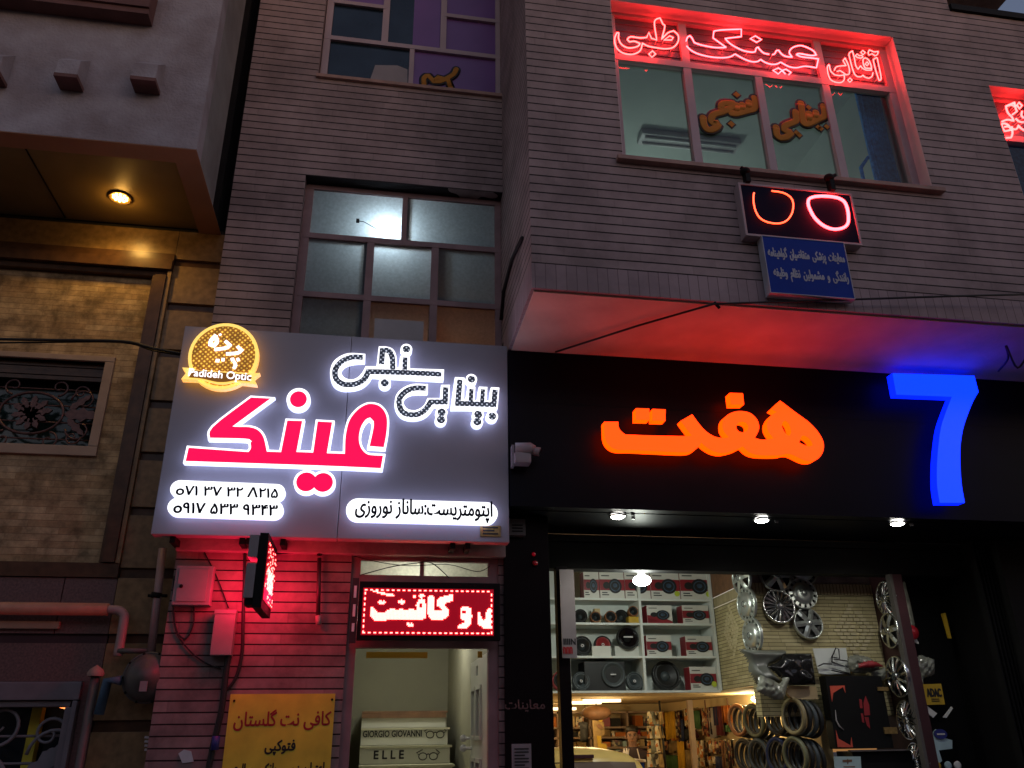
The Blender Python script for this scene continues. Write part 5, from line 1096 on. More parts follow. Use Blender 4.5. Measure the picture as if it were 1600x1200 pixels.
MB().box(p.x, q.x, YSH + .03, YSH + .3, b0 + .001, b0 + .285).build('cabinet', 'speaker_black', t, bevel=.004); c = cx1(562, 1050, YSH + .02); r = .125
MB().lathe([(r, .02), (r, -.01), (r * .9, -.014), (r * .8, .0), (r * .4, .03), (.001, .03)], tuple(c), 'y', 30).build('driver', 'speaker_grey', t); MB().lathe([(r * .45, .03), (r * .3, .012), (.001, .004)], tuple(c), 'y', 20).build('dust_cap', 'speaker_black', t); MB().box(c.x - .03, c.x + .03, c.y - .002, c.y + .002, c.z - .006, c.z + .006).build('logo', 'white_plastic', t)
speaker('grey cone speaker right of the subwoofer cabinet', 752, 1095, 76, 'speaker_grey', b0, 'speaker_grey', logo='ring', dy=.03); speaker('very large black woofer seen from the back in the lowest right bay', 1035, 1050, 128, 'speaker_black', b0, dy=.1)
p, q = cx1(880, 1180), cx1(930, 1020); MB().box(p.x, p.x + .05, YSH + .2, YSH + .3, b0 + .001, b0 + .18).build('white_carton', 'white_card', label='white carton edge behind the very large black woofer', cat='box')
# hanging bulb in front of the shelves
c = at(1003, 907, 7.42); t = thing('hanging_bulb', 'bare bright bulb hanging in front of the speaker shelves', 'lamp', tuple(c))
MB().ball((c.x, c.y, c.z), .085, .085, .05, 10).build('bulb', 'tube_cold', t); m = MB()
for k in range(8): a = 2 * math.pi * k / 8; m.tube([(c.x + .03 * math.cos(a), c.y + .03 * math.sin(a), c.z + .03), (c.x + .032 * math.cos(a), c.y + .032 * math.sin(a), c.z + .10)], .007, n=5)
m.build('heat_sink', 'white_plastic', t); MB().tube([(c.x, c.y, c.z + .03), (c.x, c.y, 3.38)], .012, n=6).build('cord', 'white_plastic', t)
lamp('bulb_light', (c.x, c.y - .02, c.z - .08), (.93, 1, .88), 21, t, .05)

# ================================================================== wheel covers on the tan brick
def hubcap(label, px, py, r, style, Y=7.56, rotz=0, mat='hubcap_silver', tilt=-6, pos=None):
    c = pos or at(px, py, Y); t = thing('wheel_cover', label, 'wheel cover', tuple(c), 'wheel covers hung on the brick pier')
    mt = Matrix.Translation(c) @ Matrix.Rotation(R(rotz), 4, 'Z') @ Matrix.Rotation(R(tilt), 4, 'X')
    MB().lathe([(r, .02), (r * 1.0, -.004), (r * .96, -.012), (r * .91, -.008), (r * .88, .006)], (0, 0, 0), 'y', 36).xf(mt).build('rim', mat, t)
    MB().lathe([(r * .92, .016), (r * .5, .02), (.001, .02)], (0, 0, 0), 'y', 30).xf(mt).build('backing', 'speaker_black', t)
    if style == 'disc':
        MB().lathe([(r * .74, .012), (r * .70, -.012), (r * .4, -.024), (.001, -.028)], (0, 0, 0), 'y', 36).xf(mt).build('dish', mat, t)
        m = MB()
        for k in range(14):
            a = 2 * math.pi * k / 14; m.add([(q * r * math.cos(a + d), -.008, q * r * math.sin(a + d)) for q, d in ((.70, -.13), (.93, -.13), (.93, .13), (.70, .13))], [(0, 1, 2, 3)])
        m.xf(mt).build('slot_rib', mat, t)
    else:
        n, wi, wo = {'multi': (18, .035, .085), 'five': (5, .20, .24), 'six': (6, .17, .17), 'twin': (12, .05, .09)}[style]; m = MB()
        for k in range(n):
            a = 2 * math.pi * k / n + .1; ca, sa = math.cos(a), math.sin(a); l = []
            for q, wq, h in ((.22, wi, -.028), (.6, (wi + wo) / 2, -.022), (.94, wo, -.006)):
                l.append([(q * r * ca + s * wq * r * sa, h + (.006 if s else -.004), q * r * sa - s * wq * r * ca) for s in (-1, 0, 1)])
            m.add(l[0] + l[1] + l[2], [(0, 1, 4, 3), (1, 2, 5, 4), (3, 4, 7, 6), (4, 5, 8, 7)], 0, False)
        m.xf(mt).build('spokes', mat, t)
    MB().lathe([(r * .26, .0), (r * .24, -.03), (r * .18, -.036), (.001, -.038)], (0, 0, 0), 'y', 20).xf(mt).build('centre_cap', mat, t)
    MB().lathe([(r * .17, -.037), (r * .15, -.041), (r * .12, -.037)], (0, 0, 0), 'y', 18).xf(mt).build('cap_ring', 'speaker_grey', t)
    return t
hubcap('five holed silver wheel cover cut off by the shutter box', 1212, 899, .165, 'five'); hubcap('pale wheel cover mostly hidden above the slotted disc cover', 1254, 890, .16, 'disc', 7.59)
hubcap('plain pale disc wheel cover with small rim slots', 1254, 927, .155, 'disc', 7.555); hubcap('thin spoked silver wheel cover, the shiniest in the middle', 1217, 947, .165, 'multi', 7.53, mat='chrome'); hubcap('silver wheel cover with six round holes, lowest on the front wall', 1263, 974, .15, 'six', 7.545)
for lab, px, py, st_ in (('dark wheel cover high on the receding brick side, cut off by the shutter box', 1158, 903, 'six'), ('dark smooth wheel cover in the middle of the receding brick side', 1166, 944, 'disc'), ('lowest wheel cover on the receding brick side', 1175, 993, 'disc')):
    c = at(px, py, 8.0); c = atx(px, py, 3.60); hubcap(lab, px, py, .165, st_, rotz=-84, tilt=0, pos=c)
for lab, px, py, rr, st_ in (('dark finned wheel cover highest on the door jamb', 1384, 935, .17, 'multi'), ('narrow looking wheel cover second from the top on the door jamb', 1390, 985, .165, 'six'), ('big shiny wheel cover with a warm glint on the door jamb', 1402, 1057, .185, 'twin'), ('leaf patterned wheel cover below the shiny one on the door jamb', 1418, 1125, .175, 'multi'), ('lowest wheel cover on the door jamb, at the bottom edge', 1434, 1192, .17, 'multi')):
    c = at(px, py, 7.34); hubcap(lab, px, py, rr, st_, rotz=-94, tilt=0, pos=c, mat='chrome')

# ================================================================== goods under the pier
def crumple(name, pts, o, s, Y, bulge, amp, fq, mat, parent=None, label=None, cat=None, cell=.009, thr=75, seed=0, th=.03, fold=None):
    """soft or moulded sheet filling an outline: swells away from its edge, wrinkled"""
    q = spl(tr(pts, o, s, Y), True, thr, 4); xs = [p[0] for p in q]; zs_ = [p[1] for p in q]
    nx, nz = int((max(xs) - min(xs)) / cell) + 2, int((max(zs_) - min(zs_)) / cell) + 2; idx = {}; m = MB(); rn = random.Random(seed); ph = [rn.uniform(0, 6) for _ in range(6)]
    def dist(x, z):
        d = 9
        for i in range(len(q)):
            ax, az = q[i - 1]; bx, bz = q[i]; ux, uz = bx - ax, bz - az; L2 = ux * ux + uz * uz or 1e-9
            t_ = max(0, min(1, ((x - ax) * ux + (z - az) * uz) / L2)); d = min(d, math.hypot(x - ax - ux * t_, z - az - uz * t_))
        return d
    def vid(i, j):
        if (i, j) not in idx:
            x, z = min(xs) + (i - .5) * cell, min(zs_) + (j - .5) * cell; d = dist(x, z); ins = inside((x, z), q); k = min(1, d / .06) if ins else 0
            w_ = amp * (abs(math.sin(fq * (x * 1.1 + z * .7) + ph[0] + 2 * math.sin(fq * .5 * z + ph[1]))) + .7 * abs(math.sin(fq * 1.7 * (x * .5 - z) + ph[2] + 1.5 * math.sin(fq * .8 * x + ph[3]))) + .3 * math.sin(fq * 4 * x + ph[4]) * math.sin(fq * 3.5 * z + ph[5]))
            f = fold(x, z) if fold else 0
            idx[(i, j)] = (len(m.v)); m.v.append((x, Y + th - (bulge * math.sqrt(k * (2 - k)) + (w_ + f) * k), z))
        return idx[(i, j)]
    for i in range(nx):
        for j in range(nz):
            if inside((min(xs) + i * cell, min(zs_) + j * cell), q): m.f.append((vid(i, j), vid(i + 1, j), vid(i + 1, j + 1), vid(i, j + 1))); m.mi.append(0); m.sm.append(True)
    ob = m.build(name, mat, parent, label=label, cat=cat); return ob
def pprism(name, pts, o, s, Y, th, mat, label=None, cat=None, parent=None, sm=False, thr=60, group=None, bevel=0):
    q = tr(pts, o, s, Y); q = spl(q, True, thr, 4) if sm else q
    return MB().prism(q, Y, Y + th).build(name, mat, parent, label=label, cat=cat, group=group, bevel=bevel)
C6 = ((1120, 1010), 8.0)
t = thing('wrapped_bumper', 'grey car bumper in clear plastic hung across the foot of the tan brick wall', 'car part', tuple(at(1220, 1050, 7.45)))
crumple('bumper', [(285, 30), (560, 45), (860, 50), (860, 90), (800, 170), (640, 240), (700, 330), (820, 460), (640, 470), (530, 480), (430, 350), (390, 180)], *C6, 7.44, .10, .006, 9, 'bumper_grey', parent=t, fold=lambda x, z: .03 * math.sin(z * 22))
crumple('black_grille', [(830, 110), (870, 88), (1195, 88), (1250, 480), (960, 490), (900, 460), (640, 245), (780, 180)], *C6, 7.36, .05, .02, 16, 'bag_dark', parent=t, seed=3)
crumple('plastic_wrap', [(540, 380), (620, 365), (800, 470), (870, 365), (960, 350), (900, 480), (860, 640), (760, 670), (640, 620), (510, 560)], *C6, 7.33, .03, .022, 30, 'plastic_bag', parent=t, seed=5)
pprism('lower_lip', [(905, 500), (1245, 500), (1270, 660), (980, 655), (880, 590)], *C6, 7.44, .05, 'warm_wall', parent=t, sm=True, thr=80)
D6 = ((1250, 1000), 5.714)
pprism('white_sheet', [(115, 75), (410, 70), (450, 300), (280, 310), (170, 300)], *D6, 7.52, .01, 'shelf_white', 'white sheet hanging on the tan brick wall right of the wrapped bumper', 'paper')
m = MB()
for pts in ([(285, 200), (285, 150), (320, 70), (345, 80), (355, 165), (280, 150)], [(285, 195), (440, 250), (285, 250), (440, 300)], [(160, 235), (210, 210), (280, 215)], [(280, 270), (450, 310)], [(300, 170), (440, 190)]):
    m.tube([(x, 7.47, z) for x, z in tr(pts, *D6, 7.47)], .006, n=5)
m.build('wire_rack', 'cable_black', label='bent black wire rack in front of the white sheet', cat='rack')
t = thing('plastic_bag', 'clear crumpled plastic bag with a red end on the tan brick wall', 'bag', tuple(at(1355, 1035, 7.45)))
crumple('bag', [(440, 160), (500, 130), (620, 150), (680, 190), (760, 230), (690, 260), (620, 290), (500, 300), (450, 250)], *D6, 7.44, .04, .022, 34, 'plastic_bag', parent=t, seed=8)
crumple('red_part', [(530, 215), (620, 185), (700, 195), (755, 232), (640, 245), (540, 250)], *D6, 7.36, .02, .012, 30, 'speaker_red', parent=t, seed=9)
crumple('limp_bag', [(620, 260), (775, 245), (780, 330), (700, 410), (660, 330)], *D6, 7.46, .03, .016, 26, 'plastic_bag', None, 'pale limp plastic bag between the black carton and the shiny wheel cover', 'bag', seed=12)
t = thing('black_carton', 'big black carton with red corner graphics standing at the front of the shop', 'box', tuple(at(1340, 1170, 7.4)))
YC = 7.34; q = [at(x, y, YC) for x, y in ((1292, 1056), (1312, 1169), (1411, 1170), (1368, 1055))]
bx0, bz0, bx1, bz1 = at(1310, 1168, YC).x - .02, at(1330, 1170, YC).z, at(1400, 1168, YC).x - .02, at(1330, 1056, YC).z
MB().box(bx0, bx1, YC, YC + .12, bz0, bz1).build('carton', 'black_matte', t, bevel=.005)
E6 = ((1280, 1040), 7.5)
for pts in ([(125, 238), (298, 233), (308, 320), (280, 250), (165, 320), (152, 425)], [(195, 752), (228, 855), (368, 935), (378, 838), (398, 958), (218, 955)]): pprism('corner_graphic', pts, *E6, YC - .004, .003, 'graphic_red', parent=t)
m = MB(); [m.prism(tr(pts, *E6, YC - .004), YC - .004, YC - .001) for pts in ([(545, 355), (585, 460), (598, 580), (530, 585), (520, 440)], [(530, 600), (580, 605), (598, 740), (560, 700)], [(470, 390), (500, 400), (510, 500), (480, 500)], [(490, 560), (515, 560), (530, 670), (505, 660)])]; m.build('side_lettering', 'speaker_red', t)
m = MB(); m.tube([(x, YC - .01, z) for x, z in tr([(190, 520), (200, 640), (235, 710), (290, 755)], *E6, YC - .01)], [.002, .006, .007, .003], n=6); m.build('ring_print', 'grey_plastic', t)
for lab, a, b in (('upper small gold faced packet beside the black carton', (690, 250), (805, 295)), ('lower small gold faced packet beside the black carton', (770, 720), (905, 800))):
    p, q = at(1280 + a[0] / 7.5, 1040 + b[1] / 7.5, 7.33), at(1280 + b[0] / 7.5, 1040 + a[1] / 7.5, 7.33); MB().box(p.x, q.x, 7.325, 7.338, p.z, q.z).build('gold_packet', 'gold_plate', label=lab, cat='packet')
p = at(1330, 1172, 7.30); MB().box(4.26, 4.90, 7.29, 7.33, p.z - .012, p.z).build('shelf_rail', 'chrome', label='thin bright shelf rail under the black carton', cat='rail')
MB().box(4.30, 4.88, 7.335, 7.6, p.z - .35, p.z - .015).build('counter_box', 'black_matte', label='low black display box under the bright shelf rail', cat='cabinet')
t = thing('teal_leaflet', 'pale teal leaflet with a small dark emblem at the bottom of the shop window', 'leaflet', tuple(at(1325, 1195, 7.28))); pprism('sheet', [(172, 1065), (485, 1065), (500, 1290), (190, 1290)], *E6, 7.27, .004, 'paper_teal', parent=t)
m = MB(); [m.prism(tr(q, *E6, 7.267), 7.267, 7.269) for q in ([(275, 1105), (385, 1100), (385, 1128), (275, 1130)], [(330, 1095), (340, 1095), (340, 1155), (330, 1155)], [(285, 1180), (420, 1178), (420, 1190), (285, 1190)])]; m.build('emblem', 'wood_brown', t)
# steering wheel covers on pegs
pm('cloth_yellow', (.62, .34, .02), .8); pm('cloth_orange', (.55, .17, .03), .8); pm('cloth_navy', (.02, .03, .09), .8); pm('cloth_black', (.015, .015, .015), .8); pm('cloth_maroon', (.13, .02, .03), .8); pm('cloth_green', (.05, .13, .04), .8); pm('cloth_tan', (.30, .20, .08), .8, var=.3, scale=20)
pegs = [(1153, 1125, 'rust brown', 'copper', 0), (1178, 1126, 'olive green', 'gas_grey', 1), (1214, 1121, 'black', 'speaker_black', 2), (1240, 1119, 'khaki', 'pale_frame', 3), (1164, 1180, 'black and maroon', 'speaker_black', 4), (1186, 1181, 'dark grey', 'speaker_grey', 5), (1215, 1180, 'navy edged', 'cloth_navy', 6), (1243, 1180, 'greenish grey', 'gas_grey', 7)]
pm('olive_vinyl', (.15, .15, .08), .5); pm('khaki_vinyl', (.27, .22, .11), .5)
cm = {'olive green': 'olive_vinyl', 'khaki': 'khaki_vinyl', 'greenish grey': 'olive_vinyl'}
ords = ['outermost', 'second', 'third', 'innermost']
for px, py, cn, mt, k in pegs:
    c = atx(px, py, 3.86); rr = .14
    for j in range(4):
        mm = cm.get(cn, mt) if j == 0 else ['speaker_black', 'speaker_grey', 'speaker_black'][j - 1]
        t = thing('steering_cover', f'{ords[j]} ring on the peg of the {cn} steering wheel cover, {"upper" if k < 4 else "lower"} row', 'steering wheel cover', (c.x + j * .06, c.y + .01 * j, c.z - .01 * j), 'steering wheel covers hung on pegs')
        mt4 = Matrix.Translation((c.x + j * .06, c.y + .01 * j, c.z - .01 * j)) @ Matrix.Rotation(R(14), 4, 'Z') @ Matrix.Rotation(R(random.uniform(-4, 4)), 4, 'Y')
        MB().tube([(0, rr * math.cos(a), rr * 1.02 * math.sin(a)) for a in [2 * math.pi * i / 32 for i in range(32)]], .021, True, 8).xf(mt4).build('ring', mm, t)
        MB().tube([(-.012, (rr - .023) * math.cos(a), (rr - .023) * 1.02 * math.sin(a)) for a in [2 * math.pi * i / 32 for i in range(32)]], .0035, True, 5).xf(mt4).build('inner_seam', 'gas_grey', t)
# lamp over the merchandise wall
c = atx(1181, 1092, 4.15); t = thing('wall_lamp', 'warm lamp glowing at the top of the merchandise wall', 'lamp', tuple(c)); MB().ball(tuple(c), .05, .05, .035, 8).build('bulb', 'tube_warm', t); MB().box(c.x + .05, 4.249, c.y - .02, c.y + .02, c.z - .01, c.z + .01).build('arm', 'white_plastic', t)
lamp('lamp_light', (c.x - .08, c.y, c.z - .03), (1, .78, .42), 24, t, .05)
m = MB(); [m.box(4.235, 4.249, y, y + .01, 1.7, 1.99) for y in (8.4, 9.1, 9.8, 10.5)]; m.build('panel_joint', 'wood_brown', bb)
# goods on the merchandise wall
def patches(name, cols, sc):
    m = bpy.data.materials.new(name); m.use_nodes = True; n = m.node_tree; b = n.nodes['Principled BSDF']; b.inputs['Roughness'].default_value = .35
    tc = n.nodes.new('ShaderNodeTexCoord'); v = n.nodes.new('ShaderNodeTexVoronoi'); v.inputs['Scale'].default_value = sc; v.distance = 'CHEBYCHEV'; n.links.new(tc.outputs['Object'], v.inputs['Vector'])
    sp = n.nodes.new('ShaderNodeSeparateColor'); n.links.new(v.outputs['Color'], sp.inputs[0]); rp = n.nodes.new('ShaderNodeValToRGB'); rp.color_ramp.interpolation = 'CONSTANT'
    for i, c in enumerate(cols):
        e = rp.color_ramp.elements[i] if i < 2 else rp.color_ramp.elements.new(i / len(cols))
        e.position = i / len(cols); e.color = (*c, 1)
    n.links.new(sp.outputs[0], rp.inputs[0]); n.links.new(rp.outputs[0], b.inputs['Base Color']); M[name] = m
patches('pack_white', [(.70, .62, .42), (.05, .04, .03), (.62, .50, .28), (.55, .2, .04), (.75, .70, .58)], 26); patches('pack_salmon', [(.5, .2, .1), (.62, .5, .3), (.3, .03, .02), (.06, .04, .04), (.6, .3, .12)], 28); patches('pack_dark', [(.03, .025, .02), (.3, .22, .1), (.02, .02, .03), (.10, .02, .02), (.45, .38, .22)], 30)
goods = [(1033, 1041, 1113, 1136, 'cloth_orange', 'orange cloth hanging deepest on the merchandise wall'), (1043, 1050, 1113, 1157, 'cloth_yellow', 'narrow yellow cloth left of the wide yellow one'), (1050, 1053, 1120, 1158, 'cloth_orange', 'thin red orange strip between the two yellow cloths'), (1053, 1062, 1111, 1157, 'cloth_yellow', 'wide amber yellow cloth on the merchandise wall'),
         (1062, 1066, 1110, 1156, 'pack_dark', 'dark strap right of the wide yellow cloth'), (1066, 1072, 1124, 1160, 'cloth_navy', 'navy cloth on the merchandise wall'), (1073, 1085, 1107, 1136, 'pack_white', 'orange and white packet in the upper row of goods'), (1072, 1084, 1139, 1158, 'cloth_black', 'black cloth under the orange and white packet'), (1085, 1089, 1140, 1156, 'cloth_maroon', 'short maroon strip beside the black cloth'),
         (1089, 1098, 1110, 1140, 'cloth_green', 'dark green packet near the middle of the merchandise wall'), (1101, 1109, 1106, 1152, 'pack_salmon', 'salmon coloured carded packet in the middle of the merchandise wall'), (1110, 1113, 1105, 1150, 'pack_dark', 'first dark tool hanging right of the salmon packet'), (1114, 1118, 1106, 1154, 'grey_plastic', 'grey metal tool hanging right of the salmon packet'), (1120, 1125, 1104, 1135, 'cloth_navy', 'navy strap beside the maroon cloth'), (1126, 1133, 1103, 1150, 'cloth_maroon', 'maroon cloth left of the rust coloured one'), (1134, 1142, 1102, 1132, 'cloth_orange', 'rust coloured cloth next to the first steering wheel cover'), (1136, 1143, 1133, 1146, 'cloth_green', 'dark green tip under the rust coloured cloth'),
         (1036, 1047, 1158, 1175, 'pack_salmon', 'cluster of red packets low and deep on the merchandise wall'), (1048, 1062, 1162, 1177, 'cloth_tan', 'tan bundle under the yellow cloths'), (1044, 1060, 1180, 1205, 'cloth_green', 'bunch of green cords at the bottom of the merchandise wall'), (1066, 1073, 1158, 1205, 'cloth_yellow', 'long yellow strip at the bottom of the merchandise wall'), (1074, 1088, 1172, 1205, 'cloth_tan', 'large olive tan bag at the bottom of the merchandise wall'), (1076, 1086, 1157, 1171, 'pack_salmon', 'coil of brown straps over the olive tan bag'), (1094, 1104, 1157, 1200, 'pack_white', 'beige studded strip in the lower row of goods'), (1105, 1109, 1160, 1192, 'pack_dark', 'dark strip right of the beige studded one'),
         (1110, 1121, 1157, 1178, 'pack_white', 'packet of white flower shapes in the lower row of goods'), (1122, 1133, 1157, 1178, 'pack_salmon', 'red and black packet in the lower row of goods'), (1108, 1122, 1182, 1196, 'pack_white', 'cream folded packet near the bottom of the merchandise wall'), (1123, 1131, 1182, 1205, 'cloth_navy', 'blue grey packet near the bottom of the merchandise wall'), (1136, 1140, 1158, 1205, 'wood_brown', 'first brown strap beside the lower steering wheel covers'), (1141, 1146, 1156, 1200, 'pack_dark', 'second darker strap beside the lower steering wheel covers')]
for x0, x1, y0, y1, mt, lab in goods:
    a, b = atx(x0, y1, 4.13), atx(x1, y0, 4.13); ya, yb = min(a.y, b.y), max(a.y, b.y); z0 = atx((x0 + x1) / 2, y1, 4.13).z; z1 = min(1.97, atx((x0 + x1) / 2, y0, 4.13).z)
    t = thing('hanging_goods', lab, 'goods', (4.2, (ya + yb) / 2, z1), 'goods hung on the merchandise wall'); m = MB(); n = 6
    for i in range(n):
        f0, f1 = i / n, (i + 1) / n; o0, o1 = .018 * math.sin(i * 2.1 + ya * 9), .018 * math.sin((i + 1) * 2.1 + ya * 9)
        ys = [ya + (yb - ya) * f for f in (f0, f1)]; sag = random.uniform(0, .03)
        m.add([(4.10 + o0, ys[0], z0 + sag), (4.10 + o1, ys[1], z0 + sag), (4.10 + o1 * .5, ys[1], z1), (4.10 + o0 * .5, ys[0], z1), (4.14 + o0, ys[0], z0 + sag), (4.14 + o1, ys[1], z0 + sag), (4.12, ys[1], z1), (4.12, ys[0], z1)], [(0, 1, 2, 3), (7, 6, 5, 4), (0, 4, 5, 1), (3, 2, 6, 7)], 0, True)
    m.build('body', mt, t); MB().tube([(4.11, (ya + yb) / 2, z1 - .005), (4.249, (ya + yb) / 2, z1 + .012)], .005, n=5).build('peg', 'chrome', t)
m = MB(); p = at(1036, 1100, 11.2); m.box(p.x - .03, p.x + .03, 10.2, 10.26, .02, 1.98); m.build('slim_post', 'pale_frame', label='slim pale post standing in front of the merchandise wall', cat='post')

# ================================================================== back of the shop
t = thing('back_shelving', 'long wooden shelving full of goods across the back wall of the shop', 'shelf', (2.9, 12.0, 0)); YBK = 11.85
m = MB(); zs = [at(880, y, YBK).z for y in (1112, 1136, 1152, 1168, 1184)]
for z in zs: MB().box(1.2, 4.15, YBK, YBK + .3, z - .025, z).build('shelf_board', 'pale_frame', t)
for x in (1.25, 2.0, 2.62, 3.08, 3.62, 4.1): MB().box(x - .012, x + .012, YBK, YBK + .3, .2, zs[0]).build('upright', 'pale_frame', t)
ORD = 'first second third fourth fifth sixth seventh eighth ninth tenth eleventh twelfth thirteenth fourteenth fifteenth sixteenth seventeenth eighteenth nineteenth twentieth'.split() + ['last'] * 9
rnd = random.Random(11); names = {'yellow_pack': 'yellow', 'cloth_orange': 'orange', 'pack_white': 'cream', 'pack_dark': 'dark', 'cloth_tan': 'tan', 'speaker_red': 'red', 'paper_teal': 'teal', 'warm_wall': 'straw coloured', 'cloth_black': 'black'}
for r_ in range(1, 5):
    z = zs[r_] + .001; hmax = zs[r_ - 1] - zs[r_] - .035; x = 2.03; k = 0
    while x < 4.02:
        wd = rnd.uniform(.06, .17); mt = rnd.choice(list(names)); h = hmax * rnd.uniform(.55, .98)
        if not any(abs(x - u) < .02 or x < u < x + wd for u in (2.62, 3.08, 3.62)):
            k += 1; MB().box(x, x + wd - .012, YBK + .02, YBK + .2, z, z + h).build('shop_item', mt, label=f'{names[mt]} box, {ORD[k - 1]} from the left on the {ORD[r_ - 1]} back shelf from the top', cat='box', group='boxes on the back shelving', bevel=.004)
        x += wd
for x, wd in ((2.72, .16), (2.5, .12)): MB().box(x, x + wd, YBK - .03, YBK + .1, zs[0] + .02, zs[0] + .055).build('tube_lamp', 'tube_warm', label='glowing tube lamp on top of the back shelving, ' + ('right one' if x > 2.6 else 'left one'), cat='lamp')
t = thing('standee', 'tall pale yellow cardboard standee with a dark spot in the middle of the shop', 'standee', tuple(at(940, 1190, 10.8))); O3 = ((860, 1100), 12.0)
pprism('board', [(790, 300), (1000, 340), (1020, 560), (960, 600), (960, 720), (1060, 750), (1070, 900), (1080, 2300), (800, 2300), (820, 800)], *O3, 10.8, .02, 'cloth_tan', parent=t)
pprism('yellow_print', [(870, 590), (950, 600), (950, 740), (1050, 760), (1060, 890), (900, 830)], *O3, 10.79, .008, 'yellow_pack', parent=t); pprism('dark_spot', [(870, 400), (910, 370), (960, 400), (985, 450), (950, 470), (900, 450)], *O3, 10.79, .008, 'wood_brown', parent=t, sm=True, thr=90); pprism('yellow_disc', [(900, 240), (930, 215), (975, 225), (980, 300), (950, 340), (905, 310)], *O3, 10.785, .01, 'yellow_pack', parent=t, sm=True, thr=90)
c = at(932, 1114, 10.4); t = thing('round_cushion', 'brown oval seat cushion hanging under the low ceiling', 'cushion', tuple(c)); MB().ball(tuple(c), .19, .12, .085, 10).build('pad', 'wood_brown', t); MB().tube([tuple(c), (c.x, c.y, 1.98)], .006, n=5).build('cord', 'cable_black', t)
t = thing('hanging_jacket', 'black jacket like bundle hanging in front of the back shelves', 'jacket', tuple(at(912, 1140, 10.9))); crumple('body', [(500, 300), (545, 340), (600, 350), (690, 340), (720, 420), (715, 640), (690, 720), (590, 720), (560, 620), (545, 400)], *O3, 10.9, .06, .02, 18, 'cloth_black', parent=t, cell=.014, seed=16); MB().tube([tuple(at(915, 1124, 10.93)), (at(915, 1124, 10.93).x, 10.93, 1.98)], .005, n=5).build('cord', 'cable_black', t)
# counter
t = thing('shop_counter', 'dark counter with a bright white top edge in front of the shopkeeper', 'counter', tuple(at(985, 1190, 10.0))); zc = at(985, 1187, 9.9).z; xa, xb = at(955, 1190, 9.9).x, at(1006, 1190, 9.9).x
MB().box(xa, xb, 9.9, 10.35, .02, zc - .03).build('body', 'blue_plate', t); MB().box(xa - .02, xb + .02, 9.88, 10.37, zc - .028, zc).build('top', 'white_plastic', t, bevel=.004)
m = MB(); [m.lathe([(.02, 0), (.02, .07), (.009, .10), (.009, .12)], tuple(at(x, 1186, 10.0))[:2] + (zc,), 'z', 10) for x in (976, 980)]; m.build('small_bottles', 'white_plastic', label='two little pale bottles on the white counter top', cat='bottles')
